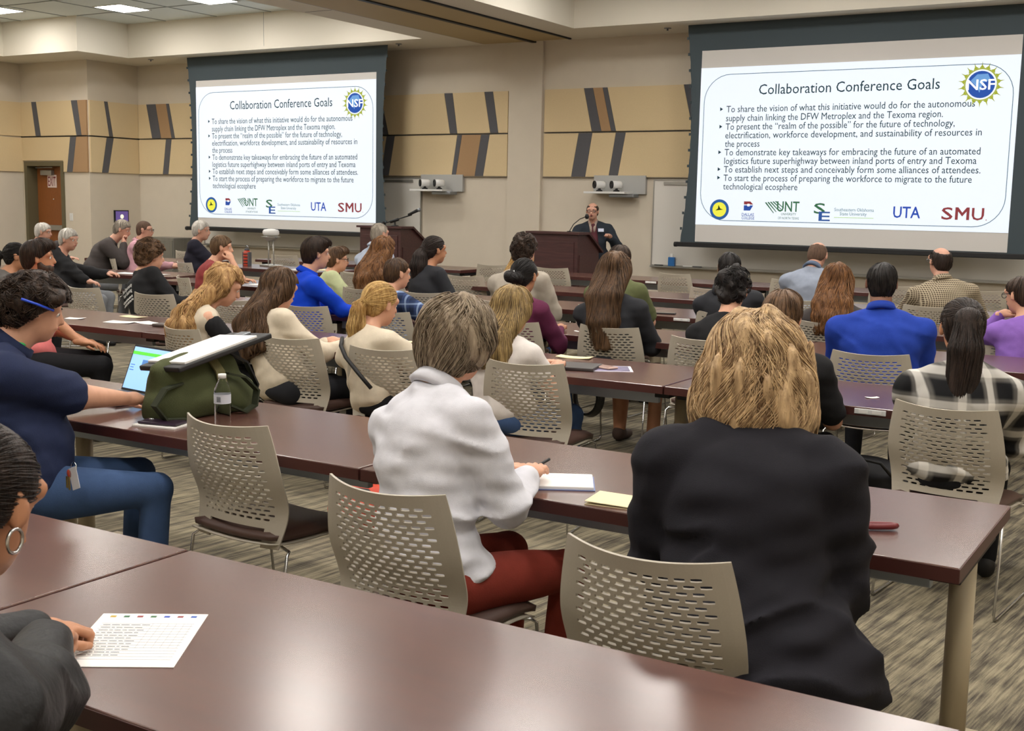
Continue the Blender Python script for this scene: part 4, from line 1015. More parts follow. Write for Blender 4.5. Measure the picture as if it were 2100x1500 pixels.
    if nst:
        def dirf(P):
            if tie is not None:
                d1 = tie-P; dist = np.linalg.norm(d1, axis=1); below = (P[:, 2] < tie[2]-.02) & (dist < 1.0) & (P[:, 1] < tie[1]+.03)
                out = d1/np.maximum(dist, .01)[:, None]; out[below | (dist < .03)] = (0, -.15, -1); return out
            d1 = P-crown; h_ = np.linalg.norm(d1[:, :2], axis=1)[:, None]; out = d1/np.maximum(np.linalg.norm(d1, axis=1), .01)[:, None]
            wgt = np.clip((crown[2]-P[:, 2])/.12, 0, 1)[:, None]; return out*(1-wgt)+down*(wgt+.15)
        if style in ('curly', 'afro', 'curlytop'):
            rn = waves(77, 60, 120); rn2 = waves(78, 60, 120); rn3 = waves(79, 60, 120)
            dirf = lambda P: np.stack([rn(P), rn2(P), rn3(P)-.2], -1)
        sd = V
        if style in ('wavy_shoulder', 'long_straight', 'long_wavy', 'long_curls', 'blonde_mid', 'bob', 'front_drape', 'ponytail', 'high_pony', 'half_up'):
            zc_ = hc[2]; sd = V[(V[:, 2] > zc_-.10)]
        strands(base, cut, sd, nst, dirf, n_steps, stp, strad, 'hair_strands', m, c['t'], lift=lift, seed=int(nst), wav=wav, wf={'long_curls': 40, 'wavy_shoulder': 30, 'bob': 24}.get(style, 20))
def rot_yaw(R):
    y = R@np.array([0, 1, 0]); a = math.atan2(-y[0], y[1]); return rotm(0, 0, a)
def glasses(m=M_black):
    def f(c):
        e = c['e']; bm = bmesh.new()
        for s in (-1, 1):
            bm_tube(bm, [e((s*.033+.024*math.cos(a), .098, .002+.018*math.sin(a))) for a in np.linspace(0, 2*PI, 15)[:-1]], .0022*c['hs'], 5, True)
            bm_tube(bm, [e((s*.056, .096, .008)), e((s*.080, .06, .010)), e((s*.084, -.01, .010)), e((s*.084, -.025, -.006))], .0024*c['hs'], 5)
        bm_tube(bm, [e((-.009, .099, .006)), e((0, .102, .009)), e((.009, .099, .006))], .0022, 5)
        from_bm('glasses', bm, m, c['t'], True)
    return f
# ------------------------------------------------------------------ people and their chairs
G_ROW = {'B': 'people in the second row', 'C': 'people in the third row', 'D': 'people in the fourth row', 'E': 'people in the fifth row', 'F': 'people in the sixth row'}
def hip_of(x, y, yaw, d): a = math.radians(yaw); return (x+math.sin(a)*d*1.0, y-math.cos(a)*d)
K = dict(jeans=cloth('jeans', '#3d5378'), black=cloth('black', '#17171a'), grey=cloth('grey_trousers', '#7d8085'), khaki=cloth('khaki', '#a2957e'), rust=cloth('rust', '#7a2f24'),
         char=cloth('charcoal', '#25262a'), white=cloth('white_shirt', '#cfcfd6', bump=.1), navy=cloth('navy_polo', '#232b47', bump=.2), cream=cloth('cream_knit', '#cfc3ae'),
         blazer=cloth('black_blazer', '#1f1e24'), cblue=cloth('blue_polo', '#24409f', bump=.2), royal=cloth('royal_fleece', '#0d3ec0', bump=.3), red=cloth('red_tee', '#8a3a3a'), coral=cloth('coral_tee', '#d87878'),
         maroon=cloth('maroon_sweater', '#5e2743'), lgrey=cloth('light_blazer', '#a89f92'), olive=cloth('olive_shirt', '#5b6040'), green=cloth('pale_green', '#b4bb92'), pblue=cloth('pale_blue', '#a9b3c4'),
         gblue=cloth('grey_blue', '#8b93a2'), purple=cloth('purple_shirt', '#8560b0'), navyj=cloth('navy_jacket', '#23222e'), greyj=cloth('grey_jacket', '#45403f'), pink=cloth('pink_shirt', '#c396a0'),
         heather=cloth('heather_grey', '#5f5b58'), charsw=cloth('charcoal_sweater', '#2c2d31'), tee=cloth('black_tee', '#202022'), tweed=cloth('tweed_jacket', '#2a3038', bump=.4), orange=cloth('orange_top', '#e2502c'),
         wtee=cloth('white_lace_top', '#d6cfca', bump=.1), leather=mat('leather_black', '#0c0c0e', .55, bump=.25, bscale=60, spec=.35))
P_boy = plaid('navy_plaid', '#33436a', '#1d2740', '#8fa3c4', .085)
P_bw = plaid('black_white_plaid', '#7a7772', '#18181a', '#dcd8d0', .13, dw=.20, lw=.09)
P_ck = plaid('brown_check', '#a3977f', '#4a3d33', '#b8ab92', .016)

def lace(c):
    pass
# --- foreground person in black jacket with hands clasped
def fl_extra(c):
    e = c['e']
    tube('earring', [e((.088+.0*a, -.012+.016*math.cos(a), -.052+.018*math.sin(a))) for a in np.linspace(0, 2*PI, 17)[:-1]], .0028, M_chrome, c['t'], 8, True)
person('person in black jacket with sleek dark hair and hoop earring, hands over a form', (-1.60, .95), (-1.595, 1.08, 1.28), 2, K['leather'], 'warmblack', 'sleek', M_skin2,
       sw=.175, g=1.0, m_leg=K['black'], po=1.6, hands=((-.28, .45, .785), (-.21, .43, .80)), hk=('fist', 'fist'), head=(18, 12, 0), vox=.0085, wr=.011, jacket=True, collar=K['leather'], extra=fl_extra, nst=1500, strad=.0011,
       chair_at=(-1.74, .93), chair_yaw=-4)
# --- white shirt
person('person in white collared shirt with short layered grey brown hair, writing in a notebook', (-1.92, 2.76), (-2.00, 2.99, 1.325), -14, K['white'], 'greybrown', 'bob', M_skin,
       sw=.185, g=1.05, m_leg=K['rust'], hands=((-.15, .36, .77), (.03, .34, .79)), head=(14, 4, 0), vox=.0095, wr=.011, collar=K['white'], nst=2600, strad=.0016, chair_at=(-1.93, 2.76), chair_yaw=-2, chair_label='beige perforated chair behind the white shirt and rust trousers', hunch=.045)
# --- blond blazer
person('person in black blazer with shoulder length strawberry blond wavy hair', (-.97, 2.68), (-1.035, 2.92, 1.345), 16, K['blazer'], 'strawblond', 'wavy_shoulder', M_skin,
       sw=.195, g=1.26, skirt=(.30, .04), hem=-.14, m_leg=K['black'], hands=((-.05, .36, .77), (.06, .34, .77)), head=(8, 0, 0), vox=.0095, wr=.014, jacket=True, nst=4200, strad=.0017, chair_at=(-1.09, 2.62), chair_yaw=0, chair_label='nearest beige perforated chair, behind the black blazer', hunch=.05)
# --- navy polo
def np_extra(c):
    t = c['t']; e = c['e']
    tube('pen', [e((.105, .05, .02)), e((.125, -.02, .03)), e((.128, -.075, .035))], .005, mat('pen_blue', '#2a4fd0', .3), t, 8)
    nb, X, sz = c['nb'], c['X'], c['sz']
    bm = bmesh.new(); bm_tube(bm, [nb+np.array([.075*math.cos(a), .072*math.sin(a)-.005, .018+.02*math.sin(-a)]) for a in np.linspace(0, 2*PI, 21)[:-1]], .008, 6, True); from_bm('lanyard', bm, mat('lanyard_green', '#3fb564', .6), t, True)
person('person in navy polo with curly dark hair and blue pen behind ear, elbows on table', (-3.87, 2.71), (-3.83, 2.87, 1.305), -25, K['navy'], 'darkbrown', 'afro', M_skin,
       sw=.23, g=1.7, sleeve='short', m_leg=K['jeans'], hands=((-.30, .56, .775), (-.10, .66, .775)), head=(16, -8, 0), hs=.96, vox=.0105, wr=.009, collar=K['navy'], extra=np_extra, nst=3200, strad=.0016, chair_at=(-3.95, 2.66), chair_yaw=-40,
       chair_label='beige chair mostly hidden beneath the navy polo person', knees=[(.0, .52, .53), (.29, .50, .53)], hunch=.07)
# --- third row
person('person in black and white plaid flannel with very long dark ponytail', (-.93, 5.10), (-.965, 5.20, 1.265), 6, P_bw, 'warmblack', 'high_pony', M_skin2, sw=.20, g=1.15, m_leg=K['black'],
       head=(4, 22, 0), vox=.012, wr=.010, nst=1800, strad=.0022, extra=glasses(M_steel), chair_at=(-.93, 5.15), chair_yaw=-6, chair_label='beige perforated chair under the long dark ponytail')
person('person with short brown cowlick hair in black top, hidden behind strawberry blond hair', (-1.70, 5.12), (-1.77, 5.30, 1.245), 6, K['tee'], 'brown', 'cowlick', M_skin, sw=.19, g=1.1, sleeve='short', m_leg=K['char'],
       head=(18, 0, 0), vox=.013, nst=500, strad=.0018, chair_yaw=0)
def lace_extra(c):
    t = c['t']; 
    for (sh, el, hh) in c['arms']:
        V, Q = surface([Ell(sh+(el-sh)*.10, (.066, .066, .05), None, .02)], .012, disp=lambda P: .005*waves(4, 60, 90)(P)); mesh_np('lace_sleeve', V, Q, K['wtee'], t)
    S = c['S']; p = S(.80, -.128, -.01)
    lathe_ = bmesh.new(); bm_tube(lathe_, [p+np.array([.012*math.cos(a), -.004, .030*math.sin(a)]) for a in np.linspace(0, 2*PI, 15)[:-1]], .004, 6, True); from_bm('keyhole_trim', lathe_, K['wtee'], t, True)
    kh = bmesh.new(); kh.faces.new([kh.verts.new(p+np.array([.011*math.cos(a), -.003, .029*math.sin(a)])) for a in np.linspace(0, 2*PI, 15)[:-1]]); from_bm('keyhole', kh, M_skin, t)
person('person with straight dirty blond hair in white top with lace cap sleeves', (-3.13, 5.10), (-3.20, 5.28, 1.185), -4, K['wtee'], 'dirtyblonde', 'blonde_mid', M_skin, sw=.18, g=1.0, sleeve='cap', m_leg=K['jeans'],
       head=(14, 0, 0), vox=.012, nst=1500, strad=.0022, extra=lace_extra, chair_at=(-2.98, 5.20), chair_yaw=8, chair_label='beige perforated chair below white lace sleeve, beside grey brown hair')
def strap_extra(c):
    S = c['S']; bm = bmesh.new(); pts = [S(.95, -.10, -.09), S(.80, -.155, -.03), S(.6, -.175, .03), S(.35, -.165, .09), S(.1, -.155, .14)]
    bm_tube(bm, pts, .012, 6); from_bm('bag_strap', bm, M_black, c['t'], True)
person('person with blond ponytail in cream short sleeved top with black strap', (-3.92, 5.08), (-4.02, 5.22, 1.175), -12, K['cream'], 'blonde', 'ponytail', M_skin, sw=.175, g=.98, sleeve='short', m_leg=K['black'],
       head=(12, -6, 0), vox=.012, nst=1500, strad=.0022, extra=strap_extra, hands=((-.10, .38, .765), (.12, .44, .765)), chair_at=(-3.86, 5.20), chair_yaw=12, chair_label='beige perforated chair beneath blond ponytail and cream top')
person('person with long straight brunette hair in cream puff sleeved sweater', (-4.66, 5.14), (-4.83, 5.30, 1.205), -14, K['cream'], 'brown', 'long_wavy', M_skin, sw=.175, g=1.0, m_leg=K['char'],
       head=(10, 6, 6), vox=.012, nst=1500, strad=.0022, hands=((-.10, .38, .765), (.10, .40, .77)), chair_at=(-4.55, 5.26), chair_yaw=5, chair_label='beige perforated chair beneath the brunette in puff sleeves')
def vest_extra(c):
    for (sh, el, hh) in c['arms']:
        V, Q = surface([Cone(sh+(el-sh)*.15, el, .060, .052, .02), Cone(el, hh, .050, .036, .02)], .012, disp=lambda P: .003*np.sin(np.arctan2(P[:, 1]-sh[1], P[:, 0]-sh[0])*18)); mesh_np('ribbed_sleeve', V, Q, K['tee'], c['t'])
person('person with long wavy strawberry blond hair in cream vest with ribbed black sleeves', (-5.32, 5.16), (-5.32, 5.34, 1.20), -30, K['cream'], 'ginger', 'long_curls', M_skin, sw=.175, g=.98, sleeve='none', m_leg=K['char'],
       head=(26, -4, 0), vox=.012, nst=1700, strad=.0022, extra=vest_extra, chair_at=(-5.30, 5.22), chair_yaw=-14, chair_label='beige chair left of the green bag under strawberry blond hair')
def beard(c):
    e, er, HR = c['e'], c['er'], c['HR']; V, Q = surface([Ell(e((0, .028, -.070)), er((.062, .070, .050)), HR, .02), Cone(e((.064, .0, -.01)), e((.055, .02, -.06)), .014, .02, .02), Cone(e((-.064, .0, -.01)), e((-.055, .02, -.06)), .014, .02, .02)], .009, cut=lambda P: ((P-c['hc'])@HR)[:, 2]+.030-.3*((P-c['hc'])@HR)[:, 1]); mesh_np('beard', V, Q, H['darkbrown'], c['t'])
person('person in coral tee with dark hair and beard, arm resting on thigh', (-6.70, 4.97), (-6.90, 5.20, 1.315), -40, K['coral'], 'darkbrown', 'boy', M_skin2, sw=.20, g=1.12, sleeve='short', m_leg=K['black'],
       hands=((-.08, .35, .63), (.12, .34, .62)), head=(2, -2, 0), vox=.012, nst=900, strad=.0022, extra=beard, chair_at=(-6.85, 4.95), chair_yaw=-40, chair_label='beige chair holding the person in coral tee')
# --- fourth row
person('broad person in bright blue polo with short black hair', (-1.68, 6.78), (-1.73, 6.90, 1.33), 14, K['cblue'], 'black', 'crop', M_skin3, sw=.225, g=1.38, sleeve='short', m_leg=K['char'], head=(2, 6, 0), vox=.013, wr=.007,
       collar=K['cblue'], nst=500, strad=.0016, chair_at=(-1.69, 6.74), chair_yaw=5, chair_label='beige perforated chair beneath the bright blue polo')
person('person in black top with short curly black hair, behind long straight hair seat', (-2.55, 6.72), (-2.60, 6.85, 1.24), 4, K['tee'], 'black', 'curlytop', M_skin, sw=.195, g=1.05, m_leg=K['black'], head=(10, 4, 0), vox=.014, nst=600, strad=.002,
       chair_at=(-2.68, 6.80), chair_yaw=3, chair_label='beige chair just left of strawberry blond head, third in from blue polo')
def feet_extra(c): pass
person('person with very long straight brown hair in charcoal sweater', (-3.42, 6.92), (-3.49, 7.05, 1.31), 2, K['charsw'], 'brown', 'long_straight', M_skin, sw=.195, g=1.05, m_leg=M_skin2, head=(4, 2, 0), vox=.013, nst=1900, strad=.0024,
       chair_at=(-3.42, 7.03), chair_yaw=3, chair_label='beige perforated chair beneath the very long straight hair', shoe=mat('sandal_brown', '#4a3830', .7))
def clip(c):
    e = c['e']; tube('hair_clip', [e((-.01, -.135, .01)), e((.02, -.140, -.05))], .007, M_chrome, c['t'], 8); 
person('person with clipped up black hair in maroon sweater', (-4.06, 6.80), (-4.13, 6.95, 1.25), -4, K['maroon'], 'black', 'bun', M_skin2, sw=.19, g=1.08, m_leg=K['jeans'], head=(14, 4, 0), vox=.014, nst=500, strad=.002, extra=clip, chair_at=(-4.06, 6.9))
person('boy in navy plaid short sleeved shirt with cropped brown hair', (-5.15, 6.86), (-5.24, 7.00, 1.21), -20, P_boy, 'brown', 'crop', M_skin, sw=.175, g=.98, sleeve='short', m_leg=K['jeans'], head=(6, -8, 0), vox=.013, nst=500, strad=.0018,
       hs=.95, hands=((-.08, .42, .765), (.20, .46, .765)), chair_at=(-5.1, 6.9))
def logo(c):
    p = c['S'](.86, -.118, .0)
    for s_ in (-1, 1): tube('back_logo', [p+np.array([s_*.012+.008*math.cos(a), -.006, .012*math.sin(a)]) for a in (-1.5, -.7, 0, .7, 1.5)], .0016, M_chrome, c['t'], 5)
person('person in royal blue pullover with side swept dark hair', (-5.96, 6.80), (-5.97, 6.95, 1.335), -28, K['royal'], 'darkbrown', 'boy', M_skin, sw=.195, g=1.1, m_leg=K['char'], head=(4, -6, 0), vox=.013, wr=.009, collar=K['royal'], nst=700, strad=.002,
       hands=((-.02, .46, .77), (.08, .48, .78)), extra=logo, chair_at=(-5.83, 6.86), chair_yaw=4, chair_label='beige chair half hidden by puff sleeve under royal blue pullover')
def tee_print(c):
    S = c['S']; mw = mat('print_white', '#e8e8e6', .7); 
    ang = math.radians(0); yb = S(.62, -.150)
    # lettering laid on the back of the shirt, facing backward
    for i, (s_, wd) in enumerate((('Take Opportunity', .17), ('Your Learning', .15))):
        o = text('shirt_lettering', s_, mw, -wd/2, wd/2, 0, .045, c['t'], 0, True)
        n = len(o.data.vertices); co = np.zeros(n*3); o.data.vertices.foreach_get('co', co); co = co.reshape(-1, 3)
        f_ = .70-.085*i; out = []
        for x, _, z in co:
            p = S(f_+z/.5, -.142-.0+.9*x*x, x); out.append(p)
        o.data.vertices.foreach_set('co', np.array(out).ravel()); o.data.update()
    r = random.Random(3); bm = bmesh.new()
    for k in range(16):
        x = -.07+.14*(k % 8)/7; f_ = .50-.055*(k//8); pts = [S(f_+.014*math.sin(a+k), -.146+.9*x*x, x+.009*math.cos(a*(1+k % 2))) for a in np.linspace(0, 5, 7)]; bm_tube(bm, pts, .0028, 4)
    from_bm('shirt_doodle', bm, mw, c['t'])['kind'] = 'stuff'
person('person with curly brown hair in black tee printed with white writing', (-7.52, 6.74), (-7.73, 6.92, 1.245), -14, K['tee'], 'brown', 'curly', M_skin, sw=.195, g=1.05, sleeve='long', m_leg=K['black'], head=(8, -12, 0), vox=.013, nst=1200, strad=.0022,
       hands=((-.10, .38, .765), (.10, .38, .765)), extra=tee_print, chair_at=(-7.40, 6.84), chair_yaw=5, chair_label='beige perforated chair beneath the printed black tee')
person('person with dark ponytail and white hair clip in heather grey top, far left edge', (-9.35, 6.66), (-9.32, 6.80, 1.185), -30, K['heather'], 'black', 'low_pony', M_skin2, sw=.19, g=1.05, m_leg=K['black'], head=(4, -10, 0), vox=.016, nst=500, strad=.0025,
       extra=lambda c: tube('hair_clip', [c['e']((-.045, -.115, .04)), c['e']((-.055, -.118, .0)), c['e']((-.045, -.115, -.045))], .006, M_white, c['t'], 8), chair_at=(-9.35, 6.6), chair_yaw=-30)
# --- fifth row
person('person in purple shirt with dark hair and black glasses at right edge', (-1.12, 8.16), (-1.19, 8.30, 1.215), 12, K['purple'], 'darkbrown', 'short', M_skin, sw=.19, g=1.1, m_leg=K['char'], head=(8, 48, 0), vox=.015, nst=400, strad=.002, extra=glasses(),
       hands=((-.14, .27, .95), (.14, .4, .765)), hk=('fist', 'relaxed'), chair_at=(-1.15, 8.42), chair_yaw=0, chair_label='beige perforated chair beneath the purple shirt')
person('person with long wavy brown hair in dark top, left of the blue polo', (-2.36, 8.24), (-2.42, 8.40, 1.235), 8, K['greyj'], 'auburn', 'long_wavy', M_skin, sw=.175, g=.98, m_leg=K['black'], head=(6, 8, 0), vox=.016, nst=700, strad=.003, chair_at=(-2.42, 8.38), chair_yaw=-8,
       chair_label='beige chair beneath the long wavy brown hair')
def hood(c):
    nb = c['nb']; V, Q = surface([Cone(nb+np.array([-.08, .0, .0]), nb+np.array([-.05, -.085, -.02]), .035, .04, .03), Cone(nb+np.array([-.05, -.085, -.02]), nb+np.array([.05, -.085, -.02]), .04, .04, .03), Cone(nb+np.array([.05, -.085, -.02]), nb+np.array([.08, .0, .0]), .04, .035, .03)], .014); mesh_np('hood', V, Q, K['charsw'], c['t'])
person('person in dark hooded sweatshirt with very short black hair', (-3.16, 8.36), (-3.26, 8.50, 1.29), 10, K['charsw'], 'black', 'crop', M_skin2, sw=.20, g=1.15, m_leg=K['black'], head=(8, 4, 0), vox=.016, extra=hood, nst=300, strad=.0018, chair_at=(-3.22, 8.52))
person('person in olive shirt with dark hair, hidden behind long straight hair', (-4.14, 8.42), (-4.20, 8.55, 1.31), 0, K['olive'], 'darkbrown', 'short', M_skin, sw=.20, g=1.15, sleeve='short', m_leg=K['khaki'], head=(6, 6, 0), vox=.017, nst=300, strad=.0025, chair_at=(-4.14, 8.35))
person('person in light linen blazer with bushy curly dark hair', (-5.00, 8.36), (-5.05, 8.50, 1.35), -4, K['lgrey'], 'darkbrown', 'curlytop', M_skinp, sw=.215, g=1.2, m_leg=K['khaki'], head=(4, 0, 0), vox=.016, jacket=True, nst=700, strad=.0022, chair_at=(-5.0, 8.25))
person('person in black top with half gathered long dark hair', (-5.96, 8.44), (-6.03, 8.60, 1.32), -22, K['charsw'], 'warmblack', 'half_up', M_skin2, sw=.19, g=1.15, m_leg=K['black'], head=(2, -10, 0), vox=.016, nst=700, strad=.003, chair_at=(-5.98, 8.52), chair_yaw=10,
       chair_label='beige chair beneath the half gathered dark hair')
person('person with long curly auburn hair in beige top', (-6.52, 8.44), (-6.59, 8.60, 1.29), -6, K['cream'], 'auburn', 'long_curls', M_skin, sw=.175, g=1.0, m_leg=K['jeans'], head=(4, 4, 0), vox=.016, nst=900, strad=.003, chair_at=(-6.6, 8.5))
person('boy in pale green tee with glasses and brown hair', (-7.02, 8.40), (-7.13, 8.60, 1.185), -36, K['green'], 'brown', 'cowlick', M_skin, sw=.16, g=.95, sleeve='short', m_leg=K['char'], head=(4, -12, 0), vox=.015, nst=300, strad=.002, hs=.95, extra=glasses(), chair_at=(-7.05, 8.4))
person('person in red tee with short light brown hair, chin on hand', (-8.62, 8.42), (-8.60, 8.60, 1.25), -38, K['red'], 'lightbrown', 'short', M_skin, sw=.19, g=1.05, sleeve='short', m_leg=K['black'], head=(6, -10, 0), vox=.014, nst=500, strad=.002,
       hands=((-.02, .34, .80), (.07, .22, 1.02)), hk=('relaxed', 'fist'), chair_at=(-8.62, 8.4), chair_yaw=-30)
person('white haired person in black jacket, one hand on papers', (-10.86, 8.50), (-11.02, 8.70, 1.25), -58, K['tee'], 'white', 'short', M_skinp, sw=.195, g=1.25, m_leg=K['grey'], head=(10, -14, 0), vox=.014, jacket=True, nst=500, strad=.0022,
       hands=((-.16, .50, .76), (.14, .34, .66)), chair_at=(-10.84, 8.46), chair_yaw=-38, chair_label='beige chair behind the white haired person in black jacket')
# --- sixth row and beyond
person('person in brown checked shirt, bald on the crown with glasses', (-2.02, 10.22), (-2.13, 10.35, 1.33), 12, P_ck, 'warmblack', 'monk', M_skinp, sw=.215, g=1.25, m_leg=K['khaki'], head=(0, 34, 0), vox=.015, nst=300, strad=.0018, extra=glasses(M_steel), collar=P_ck,
       hands=((-.30, .44, .77), (.20, .42, .765)), chair_at=(-2.14, 10.33), chair_yaw=0, chair_label='beige chair beneath the brown checked shirt')
person('balding person with shaved head in grey blue shirt looking down', (-3.14, 10.16), (-3.17, 10.38, 1.335), 8, K['gblue'], 'stubble', 'monk', M_skinp, sw=.21, g=1.2, m_leg=K['char'], head=(26, -10, 0), vox=.015, collar=cloth('collar_blue', '#5d6a80'), extra=beard if False else None, chair_at=(-3.18, 10.2))
person('person with blond hair in orange top, behind the curly dark hair', (-6.22, 10.38), (-6.25, 10.5, 1.17), 0, K['orange'], 'blonde', 'long_wavy', M_skin, sw=.16, g=.95, m_leg=K['jeans'], vox=.017, nst=300, strad=.003, chair_at=(-6.2, 10.35))
person('grey haired person in pale blue shirt, in front of the lectern with boom microphone', (-8.20, 10.54), (-8.26, 10.70, 1.37), -10, K['pblue'], 'grey', 'crop', M_skinp, sw=.21, g=1.3, m_leg=K['char'], head=(4, -8, 0), vox=.016, nst=300, strad=.0022, collar=K['pblue'], chair_at=(-8.2, 10.4))
person('white haired person in dark navy jacket, nearest the first screen', (-10.62, 10.30), (-10.76, 10.42, 1.34), -44, K['navyj'], 'white', 'short', M_skinp, sw=.20, g=1.2, m_leg=K['black'], head=(4, -16, 0), vox=.015, jacket=True, nst=400, strad=.0022,
       hands=((-.12, .34, .70), (.14, .34, .66)), chair_at=(-10.62, 10.28), chair_yaw=-20, chair_label='beige chair behind the dark navy jacket')
person('person in pink shirt with shaved grey hair and dark glasses', (-11.72, 10.26), (-11.75, 10.42, 1.315), -50, K['pink'], 'stubble', 'buzz', M_skinp, sw=.20, g=1.2, m_leg=K['black'], head=(4, -6, 0), vox=.015, extra=glasses(), collar=K['pink'],
       hands=((-.10, .42, .76), (.16, .44, .76)), chair_at=(-11.72, 10.2), chair_yaw=-40)
person('grey haired person in charcoal jacket leaning forward with hand at mouth', (-12.25, 9.95), (-11.96, 10.25, 1.32), -50, K['greyj'], 'grey', 'short', M_skinp, sw=.20, g=1.25, m_leg=K['grey'], head=(18, -8, 0), vox=.015, jacket=True, nst=400, strad=.0024,
       hands=((-.02, .46, .78), (.06, .44, 1.02)), hk=('relaxed', 'fist'), chair_at=(-12.25, 9.9), chair_yaw=-40)
person('white haired person with hand at chin beside the exit door', (-13.40, 10.06), (-13.47, 10.24, 1.245), -44, K['greyj'], 'white', 'short', M_skinp, sw=.19, g=1.15, m_leg=K['grey'], head=(8, -10, 0), vox=.016, jacket=True, nst=300, strad=.0025,
       hands=((-.06, .40, .78), (.10, .28, .99)), hk=('relaxed', 'fist'), chair_at=(-13.42, 10.0), chair_yaw=-40)
# --- the speaker
def spk(c):
    glasses(mat('glasses_brown', '#3a2422', .3))(c); S, t = c['S'], c['t']; nb = c['nb']
    V, Q = surface([Cone(S(.84, .09, -.012), S(.25, .125, -.01), .045, .075, .03)], .014); mesh_np('shirt_front', V, Q, mat('maroon_vest', '#4e1a24', .8), t)
    for s_ in (-1, 1):
        tube('scarf', [nb+np.array([s_*.05, -.03, .03]), nb+np.array([s_*.045, .045, .0]), S(.80, .135, s_*.025), S(.66, .15, s_*.02)], [.016, .018, .018, .016], mat('scarf_check', '#9a8a80', .8, noise=.35, nscale=70), t, 10)
    box('name_tag', -.04, .04, -.003, .003, -.022, .022, mat('tag_white', '#cfd6ea', .5), t, 0, Matrix.Translation(Vector(S(.72, .155, -.115)))@Euler((.15, 0, .35)).to_matrix().to_4x4())
    V, Q = surface([Ell(c['e']((0, .088, -.058)), (.016, .012, .011), c['HR'])], .004); mesh_np('open_mouth', V, Q, mat('mouth_dark', '#3a1214', .6), t)
person('speaker in dark blazer and maroon shirt with glasses, standing at the lectern, fist raised', (-7.66, 14.75), (-7.68, 14.72, 1.65), 204, K['tweed'], 'darkbrown', 'monk', M_skinp, sw=.20, g=1.12, m_leg=K['char'], head=(4, -6, 0), vox=.013, jacket=True, stand=True,
       hands=((-.24, .26, 1.18), (.20, .34, 1.18)), hk=('fist', 'relaxed'), extra=spk, chair_at=False, grp=None, nst=200)
# ------------------------------------------------------------------ empty chairs
for x, y, yw, l in ((-2.96, 3.20, -3, 'empty beige perforated chair tucked beside water bottle, nearest empty one'),
    (-8.02, 12.86, 8, 'empty beige chair left of orange top, at the front row'), (-7.16, 12.85, 10, 'empty beige chair right of orange top, before the lectern'),
    (-7.02, 10.72, 12, 'empty beige chair just right of the half gathered dark hair'), (-5.53, 12.95, -6, 'empty beige chair alone below second whiteboard'),
    (-4.18, 12.9, 4, 'empty beige chair hidden left of grey blue shirt, front row'), (-2.17, 12.75, 6, 'empty beige chair before second screen, right of the checked shirt'),
    (-3.05, 12.75, 2, 'empty beige chair between long wavy brown hair and blue polo head'), (-11.25, 12.6, 10, 'empty beige chair right of the document camera'),
    (-12.9, 12.4, 0, 'empty beige chair left of navy jacket'), (-8.05, 10.25, -10, 'empty beige chair between pale green tee and auburn curls'),
    (-6.85, 8.70, -4, 'empty beige chair between royal blue sleeve and blond ponytail'), (-5.05, 10.6, 0, 'empty beige chair right of the olive shirt'),
    (-4.30, 10.95, 0, 'beige chair at sixth row peeking out left of dark hooded sweatshirt'),
    (-8.3, 6.9, 0, 'empty beige chair left of printed black tee'), (-6.55, 6.9, 4, 'empty beige chair between printed black tee and royal blue pullover')):
    chair(x, y, yw, l)

# ------------------------------------------------------------------ things on the tables
TZ = .7405
def sheet(name, x, y, w, h, yaw, m, label, cat, z=TZ, th=.0012, group=None, curl=0):
    t = thing(name, (x, y, z), math.radians(yaw), label, cat, group)
    bm = bmesh.new(); n = 6; A = []; B = []
    for i in range(n+1):
        for j in (0, 1):
            u = i/n; px = (u-.5)*w; pz = curl*((u-.5)*2)**2; A.append(bm.verts.new((px, (j-.5)*h, pz+th))); B.append(bm.verts.new((px, (j-.5)*h, pz)))
    for i in range(n):
        a = 2*i; bm.faces.new((A[a], A[a+2], A[a+3], A[a+1])); bm.faces.new((B[a], B[a+1], B[a+3], B[a+2]))
        bm.faces.new((A[a], B[a], B[a+2], A[a+2])); bm.faces.new((A[a+1], A[a+3], B[a+3], B[a+1]))
    for a in (0, 2*n): bm.faces.new((A[a], A[a+1], B[a+1], B[a]))
    from_bm('page', bm, m, t); return t
M_ink = mat('print_ink', '#5c6068', .7); M_inkl = mat('print_ink_light', '#a8aab0', .7)
# the form in front of the clasped hands
f = sheet('feedback_form', -1.815, 1.565, .22, .29, 33, M_paper, 'printed feedback form under the clasped hands on nearest table', 'paper')
bm = bmesh.new()
for k in range(14): y = .085-.015*k; bm_box(bm, -.095, .095, y, y+.0008, .0013, .0017)
for k in range(6): x = .01+.016*k; bm_box(bm, x, x+.0007, -.05, .085, .0013, .0017)
from_bm('table_lines', bm, M_inkl, f)
bm = bmesh.new(); r = random.Random(5)
for k in range(12):
    y = .077-.015*k; x = -.09; 
    while x < -.01: w_ = r.uniform(.006, .02); bm_box(bm, x, x+w_, y-.001, y+.0015, .0013, .0017); x += w_+.003
from_bm('form_text', bm, M_ink, f)['kind'] = 'stuff'
for k, c_ in enumerate(('#b89a40', '#3a6b4a', '#8c3a3e', '#3a6b4a', '#2f4fb0', '#8c3f42', '#2f55a8')): box('form_logo', -.09+.028*k, -.078+.028*k, .122, .132, .0013, .0017, ink(c_, 0) if False else mat('formlogo%d' % k, c_, .7), f)
sheet('paper_slip', -1.18, 1.36, .10, .10, 20, M_cream, 'corner of a cream paper at bottom edge of the nearest table', 'paper')
